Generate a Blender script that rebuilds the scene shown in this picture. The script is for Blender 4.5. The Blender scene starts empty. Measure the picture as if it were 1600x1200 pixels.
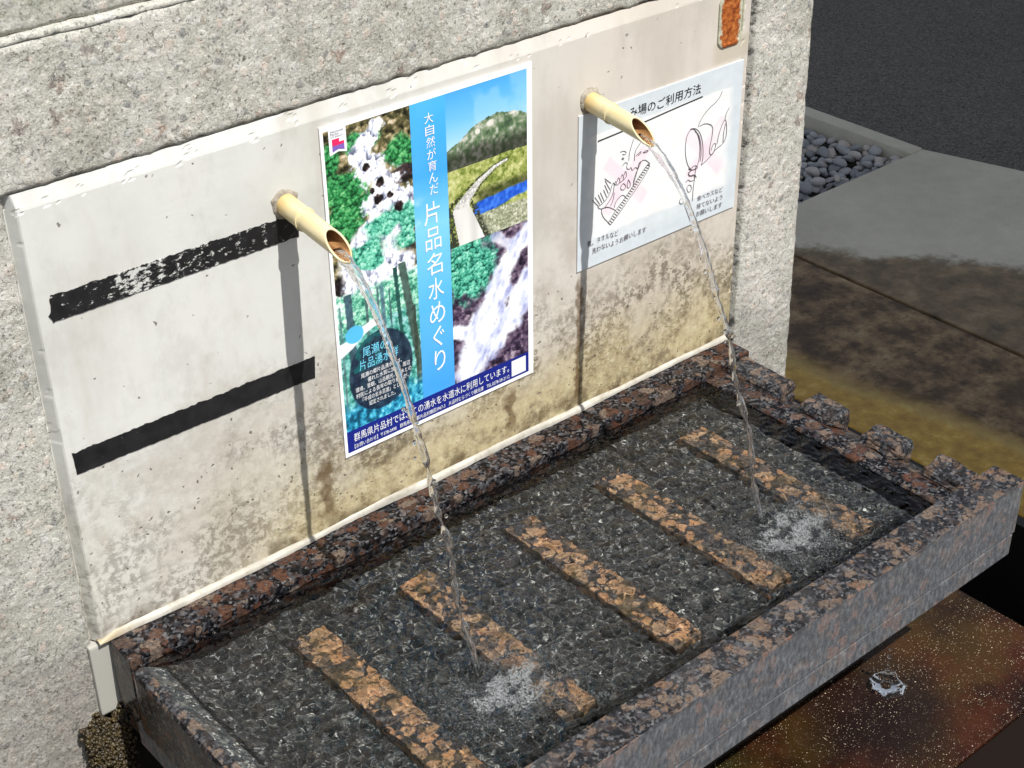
import bpy, bmesh, math, random
import numpy as np
from mathutils import Vector, Matrix

random.seed(7)
rng = np.random.default_rng(11)
scene = bpy.context.scene
col = scene.collection

# ------------------------------------------------------------------ camera
cam_data = bpy.data.cameras.new('camera')
cam = bpy.data.objects.new('camera', cam_data)
col.objects.link(cam)
scene.camera = cam
YAW, PITCH, ROLL = 0.7009, -0.5550, -0.0137
fwd = Vector((math.sin(YAW) * math.cos(PITCH), math.cos(YAW) * math.cos(PITCH), math.sin(PITCH)))
rgt = Vector((math.cos(YAW), -math.sin(YAW), 0))
upv = rgt.cross(fwd)
r2 = math.cos(ROLL) * rgt + math.sin(ROLL) * upv
u2 = -math.sin(ROLL) * rgt + math.cos(ROLL) * upv
m = Matrix((r2, u2, -fwd)).transposed().to_4x4()
m.translation = Vector((-0.7045, -1.8383, 1.6185))
cam.matrix_world = m
cam_data.sensor_width = 36.0
cam_data.lens = 2429.0 / 1600.0 * 36.0
cam_data.clip_start = 0.05
cam_data.clip_end = 600.0

# ------------------------------------------------------------------ sky and sun
LIGHT = Vector((-0.055, 1.0, -1.70)).normalized()
world = bpy.data.worlds.new('World')
scene.world = world
world.use_nodes = True
wn = world.node_tree.nodes
wl = world.node_tree.links
bg = wn['Background']
sky = wn.new('ShaderNodeTexSky')
sky.sky_type = 'NISHITA'
sky.sun_disc = False
sky.sun_elevation = math.asin(-LIGHT.z)
sky.sun_rotation = math.radians(180.0 - 3.1)
sky.air_density = 1.0
sky.dust_density = 1.2
hs = wn.new('ShaderNodeHueSaturation')      # hazy, pale summer sky
hs.inputs['Saturation'].default_value = 0.42
wl.new(sky.outputs[0], hs.inputs['Color'])
wl.new(hs.outputs[0], bg.inputs[0])
bg.inputs[1].default_value = 0.085
sun_data = bpy.data.lights.new('sun', 'SUN')
sun_data.energy = 4.6
sun_data.angle = math.radians(0.53)
sun_data.color = (1.0, 0.972, 0.935)
sun = bpy.data.objects.new('sun', sun_data)
sun.rotation_euler = LIGHT.to_track_quat('-Z', 'Y').to_euler()
sun.location = (0, -4, 8)
col.objects.link(sun)
scene.view_settings.view_transform = 'Standard'
scene.view_settings.look = 'None'
scene.view_settings.exposure = 0.40
scene.view_settings.gamma = 1.0
scene.view_settings.use_curve_mapping = False
scene.cycles.max_bounces = 10
scene.cycles.transmission_bounces = 8
scene.cycles.transparent_max_bounces = 24
scene.cycles.sample_clamp_indirect = 6.0
scene.cycles.use_denoising = True
scene.cycles.use_adaptive_sampling = True
scene.cycles.adaptive_threshold = 0.02

GZ = -0.45          # ground level (ledge top of the basin is z = 0)
WZ = -0.021         # water level in the basin

# ------------------------------------------------------------------ numpy noise
def _h(ix, iy, s):
    n = (ix.astype(np.int64) * 374761393 + iy.astype(np.int64) * 668265263 + s * 974634777) & 0x7fffffff
    n = ((n ^ (n >> 13)) * 1274126177) & 0x7fffffff
    n = (n ^ (n >> 16)) & 0xffffff
    return n / float(0xffffff)
def vnoise(x, y, s=0):
    ix = np.floor(x); iy = np.floor(y)
    fx = x - ix; fy = y - iy
    fx = fx * fx * (3 - 2 * fx); fy = fy * fy * (3 - 2 * fy)
    a = _h(ix, iy, s); b = _h(ix + 1, iy, s); c = _h(ix, iy + 1, s); d = _h(ix + 1, iy + 1, s)
    return (a * (1 - fx) + b * fx) * (1 - fy) + (c * (1 - fx) + d * fx) * fy
def fbm(x, y, s=0, o=4):
    t = 0.0; a = 0.5; n = 0.0
    for k in range(o):
        t = t + a * vnoise(x * 2 ** k + 17.3 * k, y * 2 ** k - 9.1 * k, s + k)
        n += a; a *= 0.5
    return t / n
def sstep(a, b, x):
    t = np.clip((x - a) / (b - a), 0, 1)
    return t * t * (3 - 2 * t)
def lin(c):
    c = np.asarray(c, float)
    return np.where(c <= 0.04045, c / 12.92, ((c + 0.055) / 1.055) ** 2.4)
def S(r, g, b):          # 8-bit sRGB -> linear rgba
    v = lin(np.array([r, g, b]) / 255.0)
    return (float(v[0]), float(v[1]), float(v[2]), 1.0)

# ------------------------------------------------------------------ scene helpers
def link(o, parent=None):
    col.objects.link(o)
    if parent is not None:
        o.parent = parent
    return o
def tag(o, label=None, cat=None, group=None, kind=None):
    if label: o['label'] = label
    if cat: o['category'] = cat
    if group: o['group'] = group
    if kind: o['kind'] = kind
    return o
def thing(name, loc, label, cat, group=None):
    e = bpy.data.objects.new(name, None)
    e.location = loc
    e.empty_display_size = 0.05
    link(e)
    return tag(e, label, cat, group)
def mesh_obj(name, verts, faces, mat, parent=None, smooth=False):
    """verts are world coordinates; a child is stored relative to its parent's base."""
    me = bpy.data.meshes.new(name)
    off = Vector((0, 0, 0))
    p = parent
    while p is not None:
        off += p.location
        p = p.parent
    v = np.asarray(verts, float) - np.array(off)
    me.from_pydata(v.tolist(), [], faces if isinstance(faces, list) else faces.tolist())
    me.update()
    if smooth:
        me.polygons.foreach_set('use_smooth', [True] * len(me.polygons))
    me.materials.append(mat)
    o = bpy.data.objects.new(name, me)
    return link(o, parent)
def bm_obj(name, bm, mat, parent=None, smooth=False):
    bm.normal_update()
    v = [tuple(x.co) for x in bm.verts]
    bm.verts.index_update()
    f = [[x.index for x in p.verts] for p in bm.faces]
    bm.free()
    return mesh_obj(name, v, f, mat, parent, smooth)
def box_bm(x0, x1, y0, y1, z0, z1, bevel=0.0, seg=2, bm=None):
    b = bmesh.new()
    vs = [b.verts.new(c) for c in ((x0, y0, z0), (x1, y0, z0), (x1, y1, z0), (x0, y1, z0), (x0, y0, z1), (x1, y0, z1), (x1, y1, z1), (x0, y1, z1))]
    for f in ((0, 3, 2, 1), (4, 5, 6, 7), (0, 1, 5, 4), (1, 2, 6, 5), (2, 3, 7, 6), (3, 0, 4, 7)):
        b.faces.new([vs[i] for i in f])
    if bevel > 0:
        bmesh.ops.bevel(b, geom=list(b.edges), offset=bevel, segments=seg, profile=0.6, affect='EDGES')
    return b
def slab(name, x0, x1, y0, y1, z0, z1, mat, parent=None, bevel=0.003, seg=2):
    return bm_obj(name, box_bm(x0, x1, y0, y1, z0, z1, bevel, seg), mat, parent)
def grid_faces(nu, nv, flip=False):
    i, j = np.meshgrid(np.arange(nu - 1), np.arange(nv - 1), indexing='ij')
    a = (i * nv + j).ravel(); b = ((i + 1) * nv + j).ravel(); c = ((i + 1) * nv + j + 1).ravel(); d = (i * nv + j + 1).ravel()
    return np.stack([a, d, c, b] if flip else [a, b, c, d], 1)

# ------------------------------------------------------------------ node helper
class NT:
    def __init__(self, name):
        self.mat = bpy.data.materials.new(name)
        self.mat.use_nodes = True
        self.t = self.mat.node_tree
        self.n = self.t.nodes
        self.out = self.n['Material Output']
        self.b = self.n['Principled BSDF']
        self.tc = self.n.new('ShaderNodeTexCoord')
        self.co = self.tc.outputs['Object']
    def set(self, sock, v):
        if hasattr(v, 'is_output') or isinstance(v, bpy.types.NodeSocket):
            self.t.links.new(v, sock)
        else:
            sock.default_value = v
    def pos(self):
        g = self.n.new('ShaderNodeNewGeometry')
        self.co = g.outputs['Position']
        return self
    def xyz(self):
        s = self.n.new('ShaderNodeSeparateXYZ'); self.set(s.inputs[0], self.co)
        return s.outputs
    def map(self, scale=(1, 1, 1), loc=(0, 0, 0), rot=(0, 0, 0), co=None):
        k = self.n.new('ShaderNodeMapping')
        self.set(k.inputs[0], co or self.co)
        k.inputs['Scale'].default_value = scale; k.inputs['Location'].default_value = loc; k.inputs['Rotation'].default_value = rot
        return k.outputs[0]
    def noise(self, scale, detail=4, rough=0.55, co=None, dist=0.0, colr=False):
        k = self.n.new('ShaderNodeTexNoise')
        self.set(k.inputs['Vector'], co or self.co)
        k.inputs['Scale'].default_value = scale; k.inputs['Detail'].default_value = detail
        k.inputs['Roughness'].default_value = rough; k.inputs['Distortion'].default_value = dist
        return k.outputs['Color' if colr else 'Fac']
    def voro(self, scale, feat='F1', co=None, rnd=1.0):
        k = self.n.new('ShaderNodeTexVoronoi'); k.feature = feat
        self.set(k.inputs['Vector'], co or self.co)
        k.inputs['Scale'].default_value = scale; k.inputs['Randomness'].default_value = rnd
        return k.outputs
    def ramp(self, fac, stops, interp='LINEAR'):
        k = self.n.new('ShaderNodeValToRGB'); k.color_ramp.interpolation = interp
        e = k.color_ramp.elements
        while len(e) < len(stops): e.new(0.5)
        for i, (p, c) in enumerate(stops):
            e[i].position = p
            e[i].color = c if isinstance(c, tuple) else (c, c, c, 1)
        self.set(k.inputs[0], fac)
        return k.outputs[0]
    def math(self, op, a, b=0.0, c=None, clamp=False):
        k = self.n.new('ShaderNodeMath'); k.operation = op; k.use_clamp = clamp
        self.set(k.inputs[0], a); self.set(k.inputs[1], b)
        if c is not None: self.set(k.inputs[2], c)
        return k.outputs[0]
    def rng(self, v, a, b, c=0.0, d=1.0, smooth=True):
        k = self.n.new('ShaderNodeMapRange')
        if smooth: k.interpolation_type = 'SMOOTHSTEP'
        self.set(k.inputs[0], v)
        for i, x in enumerate((a, b, c, d)): k.inputs[1 + i].default_value = x
        return k.outputs[0]
    def mix(self, fac, a, b, mode='MIX'):
        k = self.n.new('ShaderNodeMix'); k.data_type = 'RGBA'; k.blend_type = mode
        self.set(k.inputs[0], fac); self.set(k.inputs[6], a); self.set(k.inputs[7], b)
        return k.outputs[2]
    def warp(self, scale, amt, co=None):
        c = self.noise(scale, 3, 0.5, co=co, colr=True)
        k = self.n.new('ShaderNodeVectorMath'); k.operation = 'SUBTRACT'
        self.set(k.inputs[0], c); k.inputs[1].default_value = (0.5, 0.5, 0.5)
        s = self.n.new('ShaderNodeVectorMath'); s.operation = 'SCALE'
        self.set(s.inputs[0], k.outputs[0]); s.inputs['Scale'].default_value = amt
        a = self.n.new('ShaderNodeVectorMath'); a.operation = 'ADD'
        self.set(a.inputs[0], co or self.co); self.set(a.inputs[1], s.outputs[0])
        return a.outputs[0]
    def bump(self, h, dist=0.002, strength=1.0, prev=None):
        k = self.n.new('ShaderNodeBump')
        k.inputs['Strength'].default_value = strength; k.inputs['Distance'].default_value = dist
        self.set(k.inputs['Height'], h)
        if prev is not None: self.set(k.inputs['Normal'], prev)
        return k.outputs[0]
    def done(self, color=None, rough=0.6, normal=None, spec=0.5, metal=0.0, coat=None):
        if color is not None: self.set(self.b.inputs['Base Color'], color)
        self.set(self.b.inputs['Roughness'], rough)
        self.set(self.b.inputs['Specular IOR Level'], spec)
        self.set(self.b.inputs['Metallic'], metal)
        if normal is not None: self.set(self.b.inputs['Normal'], normal)
        if coat is not None:
            self.set(self.b.inputs['Coat Weight'], coat); self.b.inputs['Coat Roughness'].default_value = 0.08
        return self.mat

def plain(name, c, rough=0.6, spec=0.5):
    return NT(name).done(c, rough, spec=spec)

# ------------------------------------------------------------------ materials: stone and concrete
def mat_wall_granite():
    t = NT('rough_wall_granite').pos()
    w = t.warp(80, 0.012)
    c = t.ramp(t.noise(5.5, 5, 0.65), [(0.28, S(180, 180, 175)), (0.5, S(202, 202, 198)), (0.75, S(218, 213, 209))])
    # angular clasts of several rock kinds
    v = t.voro(62, 'F1', co=w)
    ch = t.n.new('ShaderNodeSeparateColor'); t.set(ch.inputs[0], v['Color'])
    clast = t.ramp(ch.outputs[0], [(0.0, S(122, 128, 134)), (0.07, S(138, 142, 144)), (0.10, S(196, 194, 187)), (0.40, S(214, 212, 205)), (0.55, S(222, 205, 196)), (0.66, S(190, 194, 194)), (0.85, S(236, 234, 229)), (1.0, S(168, 160, 150))])
    body = t.rng(t.math('ADD', v['Distance'], t.math('MULTIPLY', t.noise(190, 4, 0.7), 0.30)), 0.66, 0.42)
    c = t.mix(t.math('MULTIPLY', body, 0.62), c, clast)
    v2 = t.voro(24, 'F1', co=t.warp(70, 0.045))
    s2 = t.n.new('ShaderNodeSeparateColor'); t.set(s2.inputs[0], v2['Color'])
    rare = t.math('MULTIPLY', t.rng(s2.outputs[1], 0.90, 0.93), t.rng(t.math('ADD', v2['Distance'], t.math('MULTIPLY', t.noise(120, 4), 0.25)), 0.44, 0.34))
    c = t.mix(t.math('MULTIPLY', rare, 0.6), c, t.mix(s2.outputs[2], S(108, 114, 122), S(160, 128, 112)))
    # gritty crystals: light and dark grains, then the open pits and hairline cracks between them
    grain = t.noise(330, 6, 0.78)
    c = t.mix(0.9, c, t.ramp(grain, [(0.31, S(30, 28, 26)), (0.44, S(176, 173, 166)), (0.56, S(188, 186, 180)), (0.68, S(255, 255, 252))]), 'OVERLAY')
    pits = t.rng(t.noise(150, 6, 0.76), 0.425, 0.355)
    c = t.mix(t.math('MULTIPLY', pits, 0.72), c, S(84, 80, 74))
    chips = t.rng(t.noise(260, 5, 0.75), 0.40, 0.35)
    c = t.mix(t.math('MULTIPLY', chips, 0.6), c, S(74, 71, 66))
    crack = t.math('MULTIPLY', t.rng(t.voro(44, 'DISTANCE_TO_EDGE', co=t.warp(110, 0.03))['Distance'], 0.045, 0.012), t.rng(t.noise(24, 3), 0.52, 0.62))
    c = t.mix(t.math('MULTIPLY', crack, 0.55), c, S(90, 84, 74))
    z = t.xyz()
    low = t.math('ADD', t.rng(z[2], 0.38, -0.18), t.math('MULTIPLY', t.math('SUBTRACT', t.noise(9, 4), 0.5), 0.9))
    low = t.math('MULTIPLY', t.rng(low, 0.25, 1.10), t.rng(z[0], 1.3, 0.2, 0.55, 1.0))
    c = t.mix(t.math('MULTIPLY', low, 0.62), c, t.ramp(t.noise(180, 5, 0.75), [(0.38, S(50, 47, 42)), (0.62, S(150, 144, 134))]))
    moss = t.math('MULTIPLY', t.rng(z[2], 0.93, 1.02), t.rng(t.noise(14, 4), 0.36, 0.60))
    c = t.mix(t.math('MULTIPLY', moss, 0.5), c, S(142, 150, 124))
    patch = t.rng(t.noise(4.2, 6, 0.62, co=t.map(loc=(2, 5, 3))), 0.44, 0.66)
    c = t.mix(t.math('MULTIPLY', patch, 0.42), c, t.mix(0.5, c, S(120, 118, 108), 'MULTIPLY'))
    dirt = t.math('MULTIPLY', t.rng(t.noise(11, 6, 0.7, co=t.map((1, 1, 0.45), loc=(7, 1, 4))), 0.52, 0.68), t.rng(z[0], 1.35, 1.2))
    c = t.mix(t.math('MULTIPLY', dirt, 0.38), c, S(112, 108, 98))
    hgt = t.math('SUBTRACT', t.math('ADD', t.noise(95, 7, 0.74), t.math('MULTIPLY', body, 0.25)), t.math('ADD', t.math('MULTIPLY', pits, 0.5), t.math('MULTIPLY', crack, 0.3)))
    n = t.bump(hgt, 0.0048, 0.7)
    n = t.bump(grain, 0.0022, 0.8, n)
    return t.done(c, 0.9, n, 0.2)

def mat_panel():
    t = NT('weathered_panel_mortar').pos()
    z = t.xyz()
    c = t.ramp(t.noise(2.6, 5, 0.6), [(0.3, S(192, 192, 186)), (0.5, S(206, 207, 202)), (0.75, S(210, 209, 204))])
    right = t.rng(z[0], 0.35, 1.3)
    c = t.mix(t.math('MULTIPLY', right, 0.75), c, S(200, 190, 178))
    smear = t.noise(1.0, 5, 0.6, co=t.map((7, 1, 2.2)))
    c = t.mix(t.math('MULTIPLY', t.rng(smear, 0.46, 0.66), 0.55), c, S(180, 173, 162))
    stain = t.math('MULTIPLY', t.rng(t.noise(3.6, 6, 0.66, co=t.map(loc=(9, 3, 1))), 0.52, 0.66), t.rng(z[2], 0.64, 0.45))
    c = t.mix(t.math('MULTIPLY', stain, 0.6), c, S(170, 161, 150))
    faint = t.rng(t.noise(9, 7, 0.72, co=t.map((1, 1, 0.6), loc=(1, 8, 2))), 0.50, 0.66)
    c = t.mix(t.math('MULTIPLY', faint, 0.30), c, S(168, 166, 158))
    # height of the grime line wanders along the wall
    wob = t.math('MULTIPLY', t.math('SUBTRACT', t.noise(4.5, 6, 0.62), 0.5), 0.42)
    h = t.math('ADD', z[2], wob)
    xin = t.rng(z[0], 0.10, 0.55)
    grime = t.math('MULTIPLY', t.rng(h, 0.38, 0.10), t.math('ADD', 0.55, t.math('MULTIPLY', xin, 0.45)))
    speck = t.rng(t.noise(62, 7, 0.76), 0.45, 0.57)
    patch = t.rng(t.noise(8, 5, 0.62), 0.42, 0.56)
    dark = t.math('MULTIPLY', t.math('MULTIPLY', grime, speck), t.math('ADD', 0.25, t.math('MULTIPLY', patch, 0.75)))
    c = t.mix(t.math('MULTIPLY', grime, 0.55), c, S(188, 176, 152))
    c = t.mix(t.math('MULTIPLY', dark, 0.92), c, S(84, 74, 60))
    # ochre algae towards the foot
    h2 = t.math('ADD', z[2], t.math('MULTIPLY', t.math('SUBTRACT', t.noise(7, 5, 0.6), 0.5), 0.20))
    ochre = t.math('MULTIPLY', t.rng(h2, 0.22, 0.03), t.rng(z[0], 0.16, 0.45))
    och = t.ramp(t.noise(38, 5, 0.7), [(0.30, S(112, 94, 62)), (0.46, S(176, 160, 120)), (0.70, S(204, 194, 154))])
    c = t.mix(t.math('MULTIPLY', ochre, 0.85), c, och)
    blot = t.math('MULTIPLY', t.math('MULTIPLY', t.rng(h, 0.34, 0.12), xin), t.math('MULTIPLY', t.rng(t.noise(6.5, 6, 0.7, co=t.map(loc=(4, 2, 7))), 0.50, 0.60), t.rng(t.noise(48, 6, 0.75), 0.40, 0.56)))
    c = t.mix(t.math('MULTIPLY', blot, 0.72), c, S(96, 82, 62))
    # dark edge along the sealant, brown drips
    edge = t.math('MULTIPLY', t.rng(h2, 0.045, 0.0), t.rng(t.noise(26, 4), 0.40, 0.60))
    c = t.mix(t.math('MULTIPLY', edge, 0.75), c, S(78, 62, 34))
    for x, w, zt in ((0.845, 0.016, 0.13), (0.435, 0.020, 0.16), (1.012, 0.010, 0.30)):
        d = t.math('ABSOLUTE', t.math('SUBTRACT', t.math('ADD', z[0], t.math('MULTIPLY', t.math('SUBTRACT', t.noise(32, 4), 0.5), 0.05)), x))
        k = t.math('MULTIPLY', t.rng(d, w, w * 0.25), t.math('MULTIPLY', t.rng(z[2], zt, zt - 0.03), t.rng(z[2], 0.005, 0.05)))
        c = t.mix(t.math('MULTIPLY', k, 0.72), c, S(92, 66, 34))
    # ring of old mortar round where something was cut away under the rusty plate
    px = t.math('MULTIPLY', t.rng(z[0], 1.330, 1.350), t.math('MULTIPLY', t.rng(z[2], 0.60, 0.615), t.rng(z[2], 0.655, 0.645)))
    c = t.mix(t.math('MULTIPLY', px, 0.5), c, S(176, 166, 142))
    pv = t.voro(95, 'F1', co=t.warp(60, 0.02))
    sp = t.n.new('ShaderNodeSeparateColor'); t.set(sp.inputs[0], pv['Color'])
    pit = t.math('MULTIPLY', t.rng(pv['Distance'], 0.26, 0.14), t.rng(t.math('ADD', sp.outputs[0], t.math('MULTIPLY', t.rng(h, 0.45, 0.1), 0.16)), 0.968, 0.985))
    c = t.mix(t.math('MULTIPLY', pit, 0.8), c, S(90, 84, 76))
    hg = t.math('SUBTRACT', t.math('MULTIPLY', t.noise(60, 6, 0.6), 0.5), t.math('ADD', pit, t.math('MULTIPLY', dark, 0.7)))
    n = t.bump(t.math('MULTIPLY', hg, t.rng(z[2], 0.55, 0.15, 0.35, 1.0)), 0.0020, 0.6)
    n = t.bump(t.noise(1.0, 4, 0.6, co=t.map((14, 1, 60), rot=(0, 0.25, 0))), 0.0008, 0.35, n)
    n = t.bump(t.noise(5, 3), 0.0012, 0.3, n)
    return t.done(c, 0.72, n, 0.3)

def granite_color(t, blob=(S(150, 98, 64), S(120, 86, 66)), dark=0.6, scale=33, co=None, cover=0.0):
    """brown ovoid feldspars, cracked and flecked, in a black and grey crystalline ground mass"""
    w = t.warp(26, 0.045, co=co)
    w = t.warp(120, 0.010, co=w)
    v = t.voro(scale, 'F1', co=w, rnd=1.0)
    s = t.n.new('ShaderNodeSeparateColor'); t.set(s.inputs[0], v['Color'])
    size = t.math('MULTIPLY', t.math('SUBTRACT', s.outputs[0], 0.25), 0.55)
    edge = t.math('MULTIPLY', t.math('SUBTRACT', t.noise(110, 6, 0.76, co=co), 0.5), 0.8)
    inside = t.rng(t.math('ADD', t.math('SUBTRACT', v['Distance'], size), edge), 0.34 + cover, 0.20 + cover)
    tint = t.mix(s.outputs[1], blob[0], blob[1])
    tint = t.mix(t.rng(s.outputs[2], 0.62, 0.85), tint, S(118, 106, 96))
    tint = t.mix(0.75, tint, t.ramp(t.noise(170, 6, 0.78, co=co), [(0.34, S(30, 26, 24)), (0.48, S(128, 122, 118)), (0.66, S(214, 204, 194))]), 'SOFT_LIGHT')
    g = t.voro(210, 'F1', co=t.warp(90, 0.008, co=co))
    gs = t.n.new('ShaderNodeSeparateColor'); t.set(gs.inputs[0], g['Color'])
    gn = t.math('ADD', t.math('MULTIPLY', gs.outputs[0], 0.55), t.math('MULTIPLY', t.noise(70, 5, 0.72, co=co), 0.5))
    ground = t.ramp(gn, [(0.28, S(6, 6, 8)), (0.48, S(17, 17, 20)), (0.60, S(46, 47, 51)), (0.72, S(70, 70, 73)), (0.86, S(108, 106, 104))])
    ground = t.mix(t.math('MULTIPLY', t.rng(t.noise(45, 4), 0.5, 0.62), 0.45), ground, S(58, 44, 38))
    ground = t.mix((1.0 - dark) * 0.8, ground, S(88, 90, 94))
    spots = t.rng(t.noise(135, 5, 0.72, co=co), 0.52, 0.60)
    inside = t.math('MULTIPLY', inside, t.math('SUBTRACT', 1.0, t.math('MULTIPLY', spots, 0.85)))
    return t.mix(t.math('MULTIPLY', inside, 0.92), ground, tint), inside

def mat_granite_polished():
    t = NT('wet_polished_brown_granite').pos()
    c, i = granite_color(t, (S(98, 68, 53), S(74, 60, 54)), 1.0, 36)
    n = t.bump(t.noise(26, 4), 0.0008, 0.5)
    r = t.ramp(t.noise(13, 4), [(0.35, 0.16), (0.7, 0.36)])
    return t.done(c, r, n, 0.12)
def mat_granite_rim():
    t = NT('worn_polished_rim_granite').pos()
    c, i = granite_color(t, (S(122, 100, 84), S(108, 99, 92)), 0.88, 42, cover=-0.02)
    film = t.rng(t.noise(10, 5, 0.62), 0.48, 0.72)
    c = t.mix(t.math('MULTIPLY', film, 0.12), c, S(140, 140, 140))
    n = t.bump(t.noise(200, 4), 0.0004, 0.5)
    return t.done(c, t.ramp(t.noise(20, 4), [(0.35, 0.30), (0.7, 0.50)]), n, 0.12)
def mat_granite_face():
    """sawn outer face under a grey lime film that has run down it"""
    t = NT('lime_filmed_sawn_granite').pos()
    c, i = granite_color(t, (S(150, 116, 100), S(138, 122, 112)), 0.55)
    z = t.xyz()
    run = t.noise(1.0, 6, 0.68, co=t.map((120, 120, 60), rot=(0, 0.6, 0)))
    film = t.ramp(run, [(0.30, S(60, 63, 67)), (0.5, S(94, 97, 101)), (0.72, S(138, 140, 143))])
    k = t.math('ADD', 0.66, t.math('MULTIPLY', t.math('SUBTRACT', t.noise(18, 6, 0.7), 0.5), 1.1), clamp=True)
    k = t.math('MULTIPLY', k, t.rng(t.math('ADD', z[2], t.math('MULTIPLY', t.noise(45, 4), 0.018)), -0.002, 0.008, 1.0, 0.15))
    c = t.mix(k, c, film)
    n = t.bump(t.noise(240, 4, 0.65), 0.0009, 0.8)
    return t.done(c, 0.55, n, 0.4)
def mat_granite_floor():
    t = NT('flamed_grey_granite_floor').pos()
    c, i = granite_color(t, (S(92, 80, 74), S(84, 86, 86)), 0.6, 40)
    g = t.ramp(t.noise(60, 5, 0.7), [(0.3, S(22, 25, 27)), (0.5, S(54, 59, 60)), (0.72, S(128, 129, 122))])
    c = t.mix(0.62, c, g)
    c = t.mix(t.math('MULTIPLY', t.rng(t.noise(110, 5, 0.75), 0.46, 0.38), 0.8), c, S(20, 22, 24))
    c = t.mix(t.math('MULTIPLY', t.rng(t.noise(95, 5, 0.75, co=t.map(loc=(3, 1, 2))), 0.56, 0.63), 0.75), c, S(196, 198, 192))  # white grains, strengthened in colour to imitate rippled sunlight
    n = t.bump(t.noise(120, 5, 0.7), 0.003, 0.8)
    return t.done(c, 0.8, n, 0.2)
def mat_granite_rib():
    t = NT('orange_brown_rib_granite').pos()
    c, i = granite_color(t, (S(206, 164, 124), S(192, 168, 140)), 0.85, 46, cover=0.16)
    algae = t.rng(t.noise(18, 5, 0.65), 0.46, 0.66)
    c = t.mix(t.math('MULTIPLY', algae, 0.35), c, S(128, 104, 54))
    c = t.mix(t.math('MULTIPLY', t.rng(t.noise(85, 5, 0.75), 0.44, 0.36), 0.75), c, S(34, 28, 22))
    n = t.bump(t.noise(140, 4), 0.001, 0.6)
    return t.done(c, 0.6, n, 0.3)

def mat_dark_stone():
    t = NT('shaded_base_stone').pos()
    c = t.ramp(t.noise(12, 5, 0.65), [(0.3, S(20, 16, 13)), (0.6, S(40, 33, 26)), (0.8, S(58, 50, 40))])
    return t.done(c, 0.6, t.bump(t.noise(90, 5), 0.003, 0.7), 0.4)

def mat_concrete_dry():
    t = NT('pavement_concrete').pos()
    z = t.xyz()
    c = t.ramp(t.noise(2.0, 5, 0.6), [(0.3, S(194, 189, 172)), (0.6, S(208, 203, 186)), (0.8, S(216, 210, 194))])
    c = t.mix(0.6, c, t.ramp(t.noise(240, 4, 0.7), [(0.3, 0.25), (0.7, 0.75)]), 'SOFT_LIGHT')
    c = t.mix(0.35, c, t.ramp(t.noise(14, 7, 0.7), [(0.3, 0.25), (0.7, 0.75)]), 'SOFT_LIGHT')
    # damp reaches across the joint along a wandering front
    s = t.math('ADD', t.math('MULTIPLY', z[0], 0.83), t.math('MULTIPLY', z[1], 0.555))
    s = t.math('ADD', s, t.math('MULTIPLY', t.math('SUBTRACT', t.noise(3.2, 8, 0.68), 0.5), 0.36))
    s = t.math('ADD', s, t.math('MULTIPLY', t.math('SUBTRACT', t.noise(42, 6, 0.7), 0.5), 0.10))
    wet = t.rng(s, 2.585, 2.50)
    wc = t.ramp(t.noise(11, 6, 0.68), [(0.30, S(74, 60, 43)), (0.5, S(118, 99, 71)), (0.72, S(160, 140, 108))])
    wc = t.mix(t.math('MULTIPLY', t.rng(t.noise(46, 5, 0.7), 0.5, 0.68), 0.45), wc, S(120, 110, 88))
    c = t.mix(wet, c, wc)
    spot = t.rng(t.noise(5.5, 2), 0.70, 0.78)
    c = t.mix(t.math('MULTIPLY', spot, 0.35), c, S(96, 84, 76))
    r = t.math('SUBTRACT', 0.85, t.math('MULTIPLY', wet, 0.35))
    return t.done(c, r, t.bump(t.noise(130, 5, 0.65), 0.0018, 0.6), 0.35)
def mat_concrete_wet():
    t = NT('wet_stained_concrete').pos()
    z = t.xyz()
    c = t.ramp(t.noise(9, 6, 0.68), [(0.28, S(50, 38, 26)), (0.44, S(90, 71, 49)), (0.58, S(142, 118, 86)), (0.78, S(182, 164, 132))])
    c = t.mix(t.math('MULTIPLY', t.rng(t.noise(48, 5, 0.7), 0.48, 0.66), 0.5), c, S(30, 24, 18))
    gx = t.math('ADD', z[0], t.math('MULTIPLY', t.math('SUBTRACT', t.noise(5, 6, 0.65), 0.5), 0.14))
    gx = t.math('ADD', gx, t.math('MULTIPLY', z[1], 0.16))
    gold = t.rng(gx, 2.18, 2.08)
    gc = t.ramp(t.noise(26, 5, 0.65), [(0.3, S(150, 114, 32)), (0.55, S(186, 148, 52)), (0.75, S(212, 188, 108))])
    lip = t.math('MULTIPLY', gold, t.rng(gx, 2.06, 2.12))
    gc = t.mix(t.math('MULTIPLY', lip, 0.6), gc, S(170, 156, 96))
    c = t.mix(gold, c, gc)
    r = t.math('SUBTRACT', 0.62, t.math('MULTIPLY', gold, 0.25))
    return t.done(c, r, t.bump(t.noise(95, 5, 0.68), 0.0022, 0.7), 0.4)
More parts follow.
